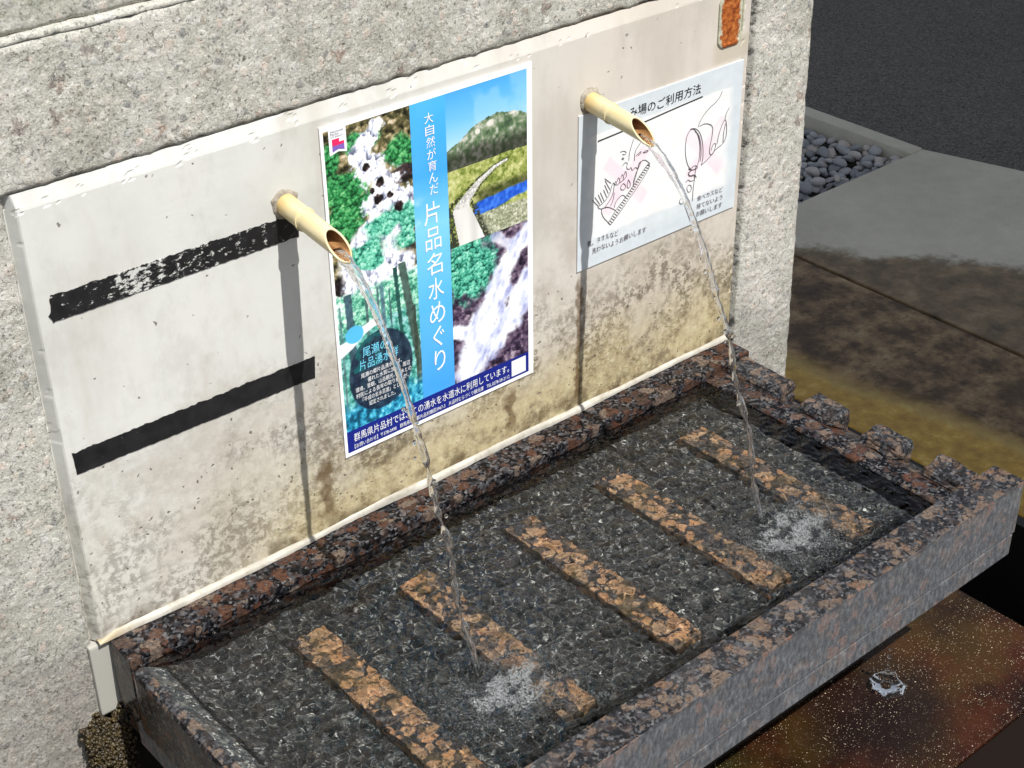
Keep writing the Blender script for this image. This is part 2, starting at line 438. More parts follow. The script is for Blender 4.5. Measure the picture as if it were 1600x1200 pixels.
def mat_brown_floor():
    t = NT('rust_brown_wet_floor').pos()
    z = t.xyz()
    c = t.ramp(t.noise(5, 6, 0.66), [(0.28, S(14, 8, 6)), (0.46, S(28, 13, 8)), (0.62, S(54, 24, 11)), (0.8, S(76, 40, 17))])
    c = t.mix(t.math('MULTIPLY', t.rng(t.noise(3.2, 4), 0.52, 0.66), 0.5), c, S(64, 48, 18))
    green = t.math('MULTIPLY', t.rng(z[0], 1.05, 0.72), t.rng(t.noise(8, 4), 0.35, 0.6))
    c = t.mix(t.math('MULTIPLY', green, 0.7), c, S(52, 56, 18))
    d1 = t.n.new('ShaderNodeVectorMath'); d1.operation = 'DISTANCE'
    t.set(d1.inputs[0], t.co); d1.inputs[1].default_value = (1.20, -0.62, GZ)
    worn = t.rng(t.math('ADD', d1.outputs['Value'], t.math('MULTIPLY', t.noise(14, 4), 0.10)), 0.27, 0.13)
    c = t.mix(t.math('MULTIPLY', worn, 0.8), c, S(26, 17, 15))
    for sc, lo, hi, k in ((150, 0.24, 0.12, 0.86), (290, 0.32, 0.18, 0.80), (430, 0.34, 0.22, 0.84)):  # pale grit specks that also paint in sun glints on the wet floor
        v = t.voro(sc, 'F1')
        s = t.n.new('ShaderNodeSeparateColor'); t.set(s.inputs[0], v['Color'])
        sp = t.math('MULTIPLY', t.rng(v['Distance'], lo, hi), t.rng(s.outputs[0], k, k + 0.05))
        sp = t.math('MULTIPLY', sp, t.rng(t.noise(9, 4), 0.40, 0.58, 0.25, 1.0))
        c = t.mix(t.math('MULTIPLY', sp, s.outputs[1]), c, S(214, 196, 168))
    return t.done(c, t.ramp(t.noise(20, 4), [(0.4, 0.15), (0.7, 0.4)]), t.bump(t.noise(180, 5, 0.7), 0.0025, 0.8), 0.15)
def mat_asphalt():
    t = NT('asphalt').pos()
    v = t.voro(170, 'F1')
    s = t.n.new('ShaderNodeSeparateColor'); t.set(s.inputs[0], v['Color'])
    c = t.ramp(s.outputs[0], [(0.0, S(76, 73, 69)), (0.6, S(106, 102, 97)), (0.92, S(114, 110, 104)), (1.0, S(132, 127, 120))])
    c = t.mix(0.5, c, t.ramp(t.noise(1.4, 5, 0.6), [(0.3, 0.35), (0.7, 0.62)]), 'SOFT_LIGHT')
    return t.done(c, 0.85, t.bump(v['Distance'], 0.002, 0.4), 0.2)
def mat_pebble():
    t = NT('grey_blue_pebble')
    oi = t.n.new('ShaderNodeObjectInfo')
    c = t.ramp(oi.outputs['Random'], [(0.0, S(138, 141, 145)), (0.4, S(168, 170, 173)), (0.7, S(190, 190, 190)), (0.9, S(196, 188, 180)), (1.0, S(206, 198, 190))])
    c = t.mix(0.4, c, t.ramp(t.noise(90, 4), [(0.3, 0.3), (0.7, 0.7)]), 'SOFT_LIGHT')
    return t.done(c, 0.7, t.bump(t.noise(150, 4), 0.0008, 0.6), 0.35)
def mat_soil():
    t = NT('dark_gravel_bed').pos()
    return t.done(t.ramp(t.noise(60, 5, 0.7), [(0.3, S(26, 25, 24)), (0.7, S(66, 64, 60))]), 0.9, t.bump(t.noise(80, 5), 0.006, 0.8), 0.2)
def mat_sealant():
    t = NT('white_sealant').pos()
    z = t.xyz()
    c = t.ramp(t.noise(18, 5, 0.65), [(0.3, S(150, 145, 132)), (0.6, S(188, 184, 174))])
    dirt = t.math('MULTIPLY', t.rng(z[0], 0.08, 0.0), 0.5)
    c = t.mix(dirt, c, S(178, 150, 92))
    c = t.mix(t.math('MULTIPLY', t.rng(t.noise(70, 4), 0.56, 0.68), 0.4), c, S(150, 138, 112))
    return t.done(c, 0.5, t.bump(t.noise(70, 4), 0.0015, 0.6), 0.4)
def mat_tape(peel):
    t = NT('black_tape_peeling' if peel else 'black_tape').pos()
    c = t.ramp(t.noise(40, 4), [(0.3, S(20, 20, 21)), (0.7, S(38, 38, 40))])
    z = t.xyz()
    if peel:
        p = t.noise(1.0, 6, 0.72, co=t.map((70, 1, 120)))
        zone = t.noise(1.0, 3, 0.5, co=t.map((10, 1, 9)))
        gap = t.math('MULTIPLY', t.rng(t.math('ABSOLUTE', t.math('SUBTRACT', z[0], 0.155)), 0.05, 0.012), 0.085)
        th = t.math('ADD', p, t.math('ADD', gap, t.math('MULTIPLY', t.math('SUBTRACT', zone, 0.5), 0.34)))
        k = t.rng(th, 0.575, 0.63)
    else:
        k = t.rng(t.noise(120, 4, 0.7), 0.70, 0.75)
    c = t.mix(t.math('MULTIPLY', k, 0.93), c, S(203, 204, 199))
    return t.done(c, t.math('ADD', 0.45, t.math('MULTIPLY', k, 0.3)), t.bump(t.math('SUBTRACT', 1.0, k), 0.0008, 0.6), 0.4)
def mat_vcol(name, rough, coat=0.0):
    t = NT(name)
    a = t.n.new('ShaderNodeVertexColor'); a.layer_name = 'print'
    n = t.bump(t.noise(9, 3), 0.0015, 0.3)
    return t.done(a.outputs[0], rough, n, 0.45)
def mat_bamboo(inside=False):
    t = NT('bamboo_inside' if inside else 'pale_dry_bamboo')
    co = t.map((60, 3.0, 60))
    if inside:
        c = t.ramp(t.noise(2.0, 5, 0.6, co=co), [(0.3, S(108, 74, 42)), (0.6, S(168, 126, 82)), (0.8, S(198, 164, 118))])
        return t.done(c, 0.4, None, 0.5)
    y = t.xyz()
    c = t.ramp(t.noise(1.0, 5, 0.6, co=co), [(0.25, S(196, 178, 128)), (0.5, S(212, 198, 156)), (0.75, S(222, 212, 178))])
    base = t.rng(y[1], -0.045, 0.0)
    c = t.mix(t.math('MULTIPLY', base, 0.6), c, S(192, 152, 72))
    mott = t.rng(t.noise(34, 4), 0.56, 0.72)
    c = t.mix(t.math('MULTIPLY', mott, 0.25), c, S(168, 140, 86))
    return t.done(c, 0.36, t.bump(t.noise(1.0, 4, co=t.map((160, 6, 160))), 0.0006, 0.5), 0.5)
def mat_rust():
    t = NT('rust_over_putty').pos()
    z = t.xyz()
    dx = t.math('ABSOLUTE', t.math('SUBTRACT', z[0], 1.377))
    core = t.math('ADD', t.rng(dx, 0.036, 0.008), t.math('MULTIPLY', t.math('SUBTRACT', t.noise(60, 6, 0.72), 0.5), 2.6))
    k = t.rng(core, 0.28, 0.62)
    r = t.ramp(t.noise(90, 5, 0.7), [(0.25, S(66, 34, 20)), (0.42, S(132, 66, 28)), (0.58, S(176, 100, 46)), (0.74, S(190, 142, 86))])
    p = t.ramp(t.noise(40, 4), [(0.3, S(160, 160, 138)), (0.7, S(194, 192, 172))])
    return t.done(t.mix(k, p, r), 0.85, t.bump(t.noise(120, 5), 0.003, 0.8), 0.2)
def mat_moss():
    t = NT('brown_wet_moss').pos()
    c = t.ramp(t.noise(60, 4, 0.7), [(0.3, S(26, 19, 8)), (0.55, S(60, 47, 17)), (0.75, S(96, 82, 38))])
    return t.done(c, 0.5, t.bump(t.noise(150, 4), 0.003, 0.8), 0.5)
def mat_water_glass():
    t = NT('clear_falling_water')
    t.b.inputs['Transmission Weight'].default_value = 1.0
    t.b.inputs['IOR'].default_value = 1.33
    return t.done((1, 1, 1, 1), 0.0, None, 0.5)
def mat_stream():
    t = NT('rippled_falling_water').pos()         # a little entrained air whitens it
    t.set(t.b.inputs['Transmission Weight'], t.ramp(t.noise(1.0, 4, 0.65, co=t.map((300, 300, 60))), [(0.46, 1.0), (0.72, 0.90)]))
    t.b.inputs['IOR'].default_value = 1.33
    n = t.bump(t.noise(1.0, 4, 0.6, co=t.map((420, 420, 130))), 0.0008, 0.5)
    return t.done((1, 1, 1, 1), 0.0, n, 0.5)
def mat_foam():
    t = NT('white_water_bubble')
    t.n.remove(t.b)
    lw = t.n.new('ShaderNodeLayerWeight'); lw.inputs[0].default_value = 0.16
    tr = t.n.new('ShaderNodeBsdfTransparent'); tr.inputs[0].default_value = (0.97, 0.98, 0.98, 1)
    gl = t.n.new('ShaderNodeBsdfGlossy'); gl.inputs['Roughness'].default_value = 0.05
    df = t.n.new('ShaderNodeBsdfDiffuse'); df.inputs[0].default_value = (0.85, 0.87, 0.88, 1)
    m1 = t.n.new('ShaderNodeMixShader'); m1.inputs[0].default_value = 0.09
    t.t.links.new(tr.outputs[0], m1.inputs[1]); t.t.links.new(df.outputs[0], m1.inputs[2])
    m2 = t.n.new('ShaderNodeMixShader')
    t.t.links.new(lw.outputs['Facing'], m2.inputs[0])
    t.t.links.new(m1.outputs[0], m2.inputs[1]); t.t.links.new(gl.outputs[0], m2.inputs[2])
    t.t.links.new(m2.outputs[0], t.out.inputs[0])
    return t.mat

M = dict(granite=mat_wall_granite(), panel=mat_panel(), polished=mat_granite_polished(), rim=mat_granite_rim(), face=mat_granite_face(), bfloor=mat_granite_floor(), rib=mat_granite_rib(), dark=mat_dark_stone(), dry=mat_concrete_dry(), wet=mat_concrete_wet(), brown=mat_brown_floor(), asphalt=mat_asphalt(), pebble=mat_pebble(), soil=mat_soil(), seal=mat_sealant(), tape1=mat_tape(True), tape2=mat_tape(False), poster=mat_vcol('glossy_poster_print', 0.42), notice=mat_vcol('weathered_laminated_paper', 0.55), bamboo=mat_bamboo(), bamboo_in=mat_bamboo(True), rust=mat_rust(), moss=mat_moss(), stream=mat_water_glass(), foam=mat_foam(), jet=mat_stream(),
         ink_white=plain('white_print', S(240, 242, 244), 0.5), ink_black=plain('black_marker_ink', S(28, 28, 32), 0.6), ink_line=plain('thin_grey_ink', S(92, 82, 92), 0.6), ink_cyan=plain('pale_blue_print', S(120, 214, 244), 0.5), ink_red=plain('red_print', S(226, 40, 96), 0.5), ink_purple=plain('purple_print', S(126, 96, 182), 0.5), ink_grey=plain('grey_print', S(120, 112, 130), 0.5), footing=plain('pale_mortar', S(166, 164, 156), 0.8, 0.2), wetdark=plain('wet_dark_brown_stone', S(24, 16, 11), 0.5, 0.15), gutter=plain('shade_painted_gutter', S(24, 22, 22), 0.5), wood=plain('shade_roof_timber', S(122, 94, 66), 0.7), roofing=plain('shade_roof_sheet', S(92, 94, 96), 0.5))

def assign_by_normal(o, mats, pick):
    me = o.data
    me.materials.clear()
    for x in mats: me.materials.append(x)
    for p in me.polygons: p.material_index = pick(p.normal, p.center)

# ================================================================== THE SETTING
def sheet(name, polys, z, mat, parent=None):
    v = []; f = []
    for p in polys:
        f.append(list(range(len(v), len(v) + len(p))))
        v += [(x, y, z) for x, y in p]
    o = mesh_obj(name, v, f, mat, parent)
    return o
def rect(x0, x1, y0, y1): return [(x0, y0), (x1, y0), (x1, y1), (x0, y1)]
B = 150.0
HX0, HX1, HY0, HY1 = -3.0, 3.36, -4.0, 3.0
o = sheet('asphalt_road', [rect(-B, B, -B, HY0), rect(-B, B, HY1, B), rect(-B, HX0, HY0, HY1), [(3.60, HY0), (B, HY0), (B, HY1), (3.42, HY1), (3.42, 0.95), (3.60, 0.30)]], GZ - 0.006, M['asphalt'])
tag(o, kind='structure')
o = bm_obj('pavement', box_bm(2.528, 3.42, HY0, 0.93, GZ - 0.12, GZ, 0.004), M['dry'])
tag(o, kind='structure')
o = mesh_obj('pavement_edge', [(3.421, HY0, GZ - 0.002), (3.61, HY0, GZ - 0.002), (3.61, 0.30, GZ - 0.002), (3.421, 0.95, GZ - 0.002)], [[0, 1, 2, 3]], M['dry'])
tag(o, kind='structure')
o = bm_obj('pavement_strip', box_bm(1.93, 2.518, HY0, 0.93, GZ - 0.30, GZ - 0.001, 0.006), M['wet'])
tag(o, kind='structure')
o = bm_obj('joint_bed', box_bm(2.50, 2.54, HY0, 0.93, GZ - 0.15, GZ - 0.02), M['soil'])
tag(o, kind='structure')
o = bm_obj('kerb', box_bm(3.362, 3.425, 0.932, HY1, GZ - 0.12, GZ + 0.004, 0.004), M['dry'])
tag(o, kind='structure')
o = bm_obj('wet_floor', box_bm(-2.99, 1.615, -0.81, 0.30, GZ - 0.30, GZ, 0.004), M['brown'])
tag(o, kind='structure')
o = bm_obj('stone_step', box_bm(-2.99, 1.93, -3.99, -0.811, GZ - 0.30, GZ - 0.004, 0.002), M['wetdark'])
tag(o, kind='structure')
o = bm_obj('drain_channel', box_bm(1.61, 1.935, -0.815, 0.95, GZ - 0.34, GZ - 0.281), M['gutter'])  # near-black colour stands for the shade deep in the channel
tag(o, kind='structure')
o = bm_obj('drain_wall', box_bm(1.900, 1.929, -0.815, 0.95, GZ - 0.28, GZ - 0.003), M['gutter'])  # dark slab added so the channel side looks shaded
tag(o, kind='structure')
o = bm_obj('rear_paving', box_bm(-2.99, 1.925, 0.31, 0.93, GZ - 0.30, GZ - 0.002), M['dry'])
tag(o, kind='structure')

# gravel bed with its pebbles
bed = sheet('gravel_bed', [rect(HX0, 3.362, 0.93, HY1)], GZ - 0.055, M['soil'])
tag(bed, kind='structure')
peb_meshes = []
for k in range(7):
    b = bmesh.new()
    bmesh.ops.create_icosphere(b, subdivisions=2, radius=1.0)
    rs = np.random.default_rng(100 + k)
    ax = rs.uniform(0.75, 1.2, 3); ax[2] *= 0.62
    ph = rs.uniform(0, 6, 6)
    for v in b.verts:
        d = v.co.normalized()
        r = 1 + 0.13 * math.sin(2.3 * d.x + ph[0]) + 0.11 * math.sin(3.1 * d.y + ph[1]) + 0.09 * math.sin(2.7 * d.z + 3 * d.x + ph[2])
        v.co = Vector((d.x * ax[0] * r, d.y * ax[1] * r, d.z * ax[2] * r))
    me = bpy.data.meshes.new('pebble')
    b.to_mesh(me); b.free()
    me.polygons.foreach_set('use_smooth', [True] * len(me.polygons))
    me.materials.append(M['pebble'])
    peb_meshes.append(me)
pts = []
tries = 0
while len(pts) < 296 and tries < 12000:
    tries += 1
    x = random.uniform(2.70, 3.35); y = random.uniform(0.945, 1.45)
    r = random.uniform(0.013, 0.023)
    lvl = 0 if len(pts) < 215 else 1
    if all((x - a) ** 2 + (y - b_) ** 2 > (0.80 * (r + c)) ** 2 or l != lvl for a, b_, c, l in pts):
        pts.append((x, y, r, lvl))
for x, y, r, lvl in pts:
    p = bpy.data.objects.new('pebble', random.choice(peb_meshes))
    link(p, bed)
    p.location = (x, y, GZ - 0.055 + r * 0.45 + lvl * 0.022)
    p.scale = (r, r, r)
    p.rotation_euler = (random.uniform(-0.5, 0.5), random.uniform(-0.5, 0.5), random.uniform(0, 6.28))

# ================================================================== GRANITE WALL
def stone_block(name, x0, x1, z0, z1, yf, yb, res, amp, seed, parent, batter=None, edge=0.004, chamfer=0.0):
    nx = max(3, int((x1 - x0) / res)); nz = max(3, int((z1 - z0) / res))
    X, Z = np.meshgrid(np.linspace(x0, x1, nx), np.linspace(z0, z1, nz), indexing='ij')
    n = fbm(X * 38, Z * 38, seed, 4) - 0.5
    n2 = vnoise(X * 130, Z * 130, seed + 9) - 0.5
    Yv = yf + amp * 2.0 * n + amp * 0.7 * n2
    # ragged, slightly rounded arrises
    dx = np.minimum(X - x0, x1 - X); dz = np.minimum(Z - z0, z1 - Z)
    e = np.minimum(dx, dz)
    Yv = Yv + np.where(e < 0.006, (0.006 - e) * 0.5, 0)
    jx = edge * 2 * (fbm(Z * 45, Z * 0 + 3.3 + X * 0, seed + 20, 4) - 0.5)
    jz = edge * 2 * (fbm(X * 40, X * 0 + 7.7 + Z * 0, seed + 30, 4) - 0.5)
    wx = np.clip(1 - np.abs(X - np.where(X < (x0 + x1) / 2, x0, x1)) / 0.02, 0, 1)
    wz = np.clip(1 - np.abs(Z - np.where(Z < (z0 + z1) / 2, z0, z1)) / 0.02, 0, 1)
    Xd = X + jx * wx; Zd = Z + jz * wz
    if batter is not None:
        Xd = Xd + (X - x0) / (x1 - x0) * batter(Z)
    V = np.stack([Xd, Yv, Zd], -1).reshape(-1, 3)
    F = grid_faces(nx, nz).tolist()
    ring = [i * nz for i in range(nx)] + [(nx - 1) * nz + j for j in range(1, nz)] + [i * nz + nz - 1 for i in range(nx - 2, -1, -1)] + [j for j in range(nz - 2, 0, -1)]
    nb = len(V)
    back = V[ring].copy(); back[:, 1] = yb
    V = np.concatenate([V, back])
    L = len(ring)
    for k in range(L):
        a, b_ = ring[k], ring[(k + 1) % L]
        F.append([b_, a, nb + k, nb + (k + 1) % L])
    o = mesh_obj(name, V, F, M['granite'], parent, smooth=True)
    return o
wall = thing('stone_wall', (0.7, 0.15, GZ), 'rough pale grey granite wall framing the smooth plastered panel', 'wall')
stone_block('lintel', -0.60, 1.72, 0.7665, 0.960, 0.0015, 0.30, 0.0045, 0.0015, 3, wall, edge=0.006)
stone_block('pillar', -0.60, -0.013, GZ, 0.763, 0.011, 0.30, 0.0050, 0.0016, 5, wall, edge=0.002)
stone_block('pillar', 1.4515, 1.6130, GZ, 0.763, -0.0010, 0.30, 0.0042, 0.0017, 8, wall, batter=lambda Z: (0.68 - Z) * 0.026, edge=0.003)
# chamfered ledge and the upper course
nx = 400
X = np.linspace(-0.60, 1.72, nx)
prof = [(0.0030, 0.9606), (0.0010, 0.9640), (0.0045, 0.9690), (0.0100, 0.9705)]
V = []
for k, (py, pz) in enumerate(prof):
    V.append(np.stack([X, py + 0.0022 * (fbm(X * 40, X * 0 + k, 61, 4) - 0.5), pz + 0.003 * (fbm(X * 35, X * 0 + k, 67, 4) - 0.5)], -1))
V.append(np.stack([X, X * 0 + 0.30, X * 0 + 0.9705], -1)); V.append(np.stack([X, X * 0 + 0.30, X * 0 + 0.9606], -1))
V = np.stack(V, 1).reshape(-1, 3)
mesh_obj('ledge', V, grid_faces(nx, 6, True), M['granite'], wall, smooth=True)
stone_block('upper_course', -0.60, 1.72, 0.9712, 1.55, 0.0075, 0.30, 0.0060, 0.0022, 13, wall, edge=0.003)
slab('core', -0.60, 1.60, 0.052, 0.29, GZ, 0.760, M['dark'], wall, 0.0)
slab('footing', -0.022, 1.445, 0.003, 0.051, -0.146, -0.004, M['footing'], wall, 0.004)

# ================================================================== PANEL
PX0, PX1, PZ1 = 0.0, 1.416, 0.741
nx, nz = 300, 160
xs = np.unique(np.concatenate([np.linspace(-0.012, 0.012, 12), np.linspace(0.012, 1.405, nx), np.linspace(1.405, 1.440, 14)]))
zs = np.unique(np.concatenate([np.linspace(0.0, 0.730, nz), np.linspace(0.730, 0.764, 14)]))
X, Z = np.meshgrid(xs, zs, indexing='ij')
wobx = 0.0035 * (fbm(Z * 22, X * 0 + 1.1, 71, 4) - 0.5) * 2
wobz = 0.0035 * (fbm(X * 18, Z * 0 + 2.2, 73, 4) - 0.5) * 2
wobx *= 0.12; wobz *= 0.25
d = np.maximum.reduce([(PX0 + wobx - X) * 1.9, (X - (PX1 + wobx)) * 0.28, (Z - (PZ1 + wobz)) * 0.24])
bevel = np.clip(d, 0, 0.02)
Yv = bevel + 0.0005 * (fbm(X * 4, Z * 4, 75, 3) - 0.5)
chip = (fbm(X * 55, Z * 55, 79, 3) > 0.72) & (d > -0.001)
Yv = np.where(chip, Yv + 0.0012, Yv)
V = np.stack([X, Yv, Z], -1).reshape(-1, 3)
F = grid_faces(len(xs), len(zs)).tolist()
n0, n1 = len(xs), len(zs)
ring = [i * n1 for i in range(n0)] + [(n0 - 1) * n1 + j for j in range(1, n1)] + [i * n1 + n1 - 1 for i in range(n0 - 2, -1, -1)] + [j for j in range(n1 - 2, 0, -1)]
nb = len(V); back = V[ring].copy(); back[:, 1] = 0.050
V = np.concatenate([V, back])
for k in range(len(ring)):
    F.append([ring[(k + 1) % len(ring)], ring[k], nb + k, nb + (k + 1) % len(ring)])
panel = mesh_obj('wall_panel', V, F, M['panel'], None, smooth=False)
tag(panel, 'wide off-white plastered panel with bevelled edges and ochre water stains along its foot', 'wall panel')

# sealant bead between panel and basin ledge
nx = 380
X = np.linspace(-0.006, 1.432, nx)
hgt = 0.006 + 0.010 * fbm(X * 7, X * 0, 81, 5) - 0.003 * sstep(0.6, 1.4, X)
taper = sstep(-0.006, 0.03, X)
hgt = hgt * (0.35 + 0.65 * taper)
dep = 0.004 + 0.009 * fbm(X * 6, X * 0 + 5, 83, 5)
V = []
for a in np.linspace(0, math.pi / 2, 7):
    V.append(np.stack([X, 0.002 - dep * np.cos(a) ** 0.8, 0.0008 + hgt * np.sin(a) ** 0.8 + 0.0008 * (vnoise(X * 120, X * 0 + a * 9, 85) - 0.5)], -1))
V.append(np.stack([X, X * 0 + 0.006, 0.0005 + hgt], -1)); V.append(np.stack([X, X * 0 + 0.006, X * 0 + 0.0005], -1))
V = np.stack(V, 1).reshape(-1, 3)
o = mesh_obj('sealant_bead', V, grid_faces(nx, 9, True), M['seal'], None, smooth=True)
tag(o, 'uneven white sealant bead along the foot of the plastered panel', 'sealant')

# ================================================================== BLACK TAPE STRIPS
def tape(name, tl, tr, br, bl, mat, seed, rag0, label):
    nx, nz = 150, 12
    U, W = np.meshgrid(np.linspace(0, 1, nx), np.linspace(0, 1, nz), indexing='ij')
    x = (tl[0] * (1 - U) + tr[0] * U) * (1 - W) + (bl[0] * (1 - U) + br[0] * U) * W
    z = (tl[1] * (1 - U) + tr[1] * U) * (1 - W) + (bl[1] * (1 - U) + br[1] * U) * W
    z = z + (1 - W) * 0.0026 * (fbm(U * 60, W * 0 + 1, seed, 4) - 0.5) * 2 + W * 0.0014 * (fbm(U * 60, W * 0 + 7, seed, 4) - 0.5) * 2
    x = x + (1 - U) ** 12 * rag0 * (fbm(W * 4, U * 0 + 2, seed + 3, 4) - 0.3)
    # rounded right-hand corners
    r = 0.006
    Vf = np.stack([x, np.full_like(x, -0.0013), z], -1).reshape(-1, 3)
    Vb = Vf.copy(); Vb[:, 1] = -0.0002
    F = grid_faces(nx, nz, True).tolist()
    ring = [i * nz for i in range(nx)] + [(nx - 1) * nz + j for j in range(1, nz)] + [i * nz + nz - 1 for i in range(nx - 2, -1, -1)] + [j for j in range(nz - 2, 0, -1)]
    nb = len(Vf)
    V = np.concatenate([Vf, Vb[ring]])
    for k in range(len(ring)):
        F.append([ring[k], ring[(k + 1) % len(ring)], nb + (k + 1) % len(ring), nb + k])
    o = mesh_obj(name, V, F, mat)
    return tag(o, label, 'tape strip', 'black tape strips on the panel')
tape('tape_strip', (0.0150, 0.6085), (0.4270, 0.6045), (0.4255, 0.5660), (0.0135, 0.5685), M['tape1'], 91, 0.016, 'flaking black tape strip with worn white patches, running behind the bamboo spout')
tape('tape_strip', (0.0100, 0.3530), (0.4340, 0.3500), (0.4310, 0.3115), (0.0116, 0.3160), M['tape2'], 95, 0.002, 'solid black tape strip ending beside the lower part of the poster')

# ================================================================== GRANITE BASIN
bas = thing('granite_basin', (0.72, -0.36, -0.167), 'long polished brown granite trough with five ribs under clear water', 'basin')
o = slab('back_ledge', 0.011, 1.425, -0.0676, -0.0005, -0.165, 0.0, M['polished'], bas, 0.0035)
# sloped end wall at the left
prof = [(0.002, -0.1195), (0.002, -0.010), (0.005, -0.003), (0.012, 0.0), (0.022, -0.001), (0.030, -0.005), (0.055, -0.022), (0.095, -0.050), (0.110, -0.0565), (0.110, -0.1195)]
ys = np.concatenate([[-0.0845, -0.087, -0.092], np.linspace(-0.10, -0.6345, 24)])
V = []
for k, y in enumerate(ys):
    tuck = [0.010, 0.004, 0.001][k] if k < 3 else 0.0
    V.append([(px + (tuck if px < 0.02 else 0), y, pz - (tuck if pz > -0.05 else 0)) for px, pz in prof])
V = np.array(V).reshape(-1, 3)
F = grid_faces(len(ys), len(prof)).tolist()
F.append(list(range(len(prof)))); F.append(list(range((len(ys) - 1) * len(prof), len(ys) * len(prof)))[::-1])
o = mesh_obj('end_wall', V, F, M['rim'], bas)
assign_by_normal(o, [M['rim'], M['bfloor'], M['polished']], lambda n, c: 1 if n.x > 0.25 else (0 if n.z > 0.5 else 2))
bm_ = box_bm(0.002, 1.452, -0.6991, -0.6350, -0.1165, 0.0, 0.0028, 2)
o = bm_obj('front_wall', bm_, M['rim'], bas)
assign_by_normal(o, [M['rim'], M['face'], M['polished']], lambda n, c: 1 if (n.y < -0.5 or n.x > 0.6) else (2 if n.y > 0.5 else 0))
o = slab('base_slab', 0.004, 1.450, -0.6972, -0.0700, -0.167, -0.1200, M['face'], bas, 0.003)
slab('trough_floor', 0.03, 1.272, -0.5840, -0.0820, -0.1085, -0.064, M['bfloor'], bas, 0.002)
slab('trough_bed', 0.10, 1.31, -0.6340, -0.0690, -0.1195, -0.109, M['gutter'], bas, 0.0)  # near-black colour puts the gutter gap's shade into the stone
prof = [(1.296, -0.1195), (1.296, -0.020), (1.299, -0.0165), (1.342, -0.0165), (1.348, -0.019), (1.4040, -0.047), (1.4095, -0.053), (1.4095, -0.1195)]
V = [(px, y, pz) for y in (-0.6345, -0.0685) for px, pz in prof]
n_ = len(prof)
F = [[k, n_ + k, n_ + (k + 1) % n_, (k + 1) % n_] for k in range(n_)] + [list(range(n_)), list(range(n_, 2 * n_))[::-1]]
weir = mesh_obj('weir_wall', V, F, M['polished'], bas)
for y0, y1 in ((-0.205, -0.0690), (-0.341, -0.262), (-0.487, -0.407), (-0.6340, -0.547)):
    b = box_bm(1.3500, 1.4105, y0, y1, -0.056, 0.001, 0.0)
    for v in b.verts:                       # chipped, slightly leaning faces
        if v.co.x < 1.37: v.co.z = max(v.co.z, -0.022) if v.co.z < 0 else v.co.z - 0.004
        if v.co.z > -0.01:
            if v.co.x < 1.37: v.co.x += 0.010
            if v.co.y > -0.63 and v.co.y < -0.07: v.co.y += random.uniform(-0.005, 0.005)
            v.co.z += random.uniform(-0.004, 0.001)
    bmesh.ops.bevel(b, geom=list(b.edges), offset=0.004, segments=1, affect='EDGES')
    bmesh.ops.subdivide_edges(b, edges=list(b.edges), cuts=3, use_grid_fill=True)
    for v in b.verts:                       # broken, hammered surface
        if v.co.z > -0.045:
            nn = [fbm(np.array([v.co.y * 70 + 3.1 * q]), np.array([v.co.x * 70 + v.co.z * 90 + 7 * q]), 400 + q, 3)[0] - 0.5 for q in range(3)]
            v.co += Vector((nn[0] * 0.012, nn[1] * 0.010 if -0.62 < v.co.y < -0.08 else 0.0, nn[2] * 0.009))
    bm_obj('tooth', b, M['rim'], weir)
for rx in (0.2400, 0.4540, 0.6870, 0.9030, 1.1210):
    slab('rib', rx, rx + 0.0640, -0.5790, -0.1630, -0.0645, -0.0375, M['rib'], bas, 0.003)
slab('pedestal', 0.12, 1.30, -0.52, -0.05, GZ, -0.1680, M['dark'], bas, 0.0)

# ================================================================== WATER IN THE BASIN
HITS = ((0.4080, -0.424), (1.0310, -0.452))
xs = np.linspace(0.03, 1.298, 760); ys = np.linspace(-0.6360, -0.0670, 342)
X, Y = np.meshgrid(xs, ys, indexing='ij')
H = np.zeros_like(X)
rw = np.random.default_rng(5)
for k in range(64):
    lam = rw.uniform(0.0080, 0.020) if k % 4 else rw.uniform(0.025, 0.06); th = rw.uniform(0, 2 * math.pi); kk = 2 * math.pi / lam
    amp = (0.000110 if k % 4 else 0.00013) * (lam / 0.02) ** 1.3
    # each train fades in and out over the trough
    env = 0.35 + 1.1 * vnoise(X * 5 + k * 3.1, Y * 5 - k * 1.7, 200 + k)
    bend = 0.006 * (vnoise(X * 9, Y * 9, 300 + k) - 0.5)
    H += amp * env * np.sin(kk * (X * math.cos(th) + Y * math.sin(th) + bend) + rw.uniform(0, 6.28))
for hx, hy in HITS:
    r = np.hypot(X - hx, Y - hy)
    H += 0.0011 * np.sin(2 * math.pi * r / 0.022) * np.exp(-r / 0.09) * sstep(0.01, 0.05, r)
    H += 0.0016 * (fbm(X * 120, Y * 120, 41, 3) - 0.5) * np.exp(-((X - hx) ** 2 + (Y - hy + 0.05) ** 2) / 0.0042) * 2
    H += -0.006 * np.exp(-(r / 0.010) ** 2) + 0.003 * np.exp(-((r - 0.020) / 0.008) ** 2)
V = np.stack([X, Y, WZ + H], -1).reshape(-1, 3)
water = mesh_obj('water', V, grid_faces(760, 342), M['stream'], None, smooth=True)
tag(water, kind='structure')

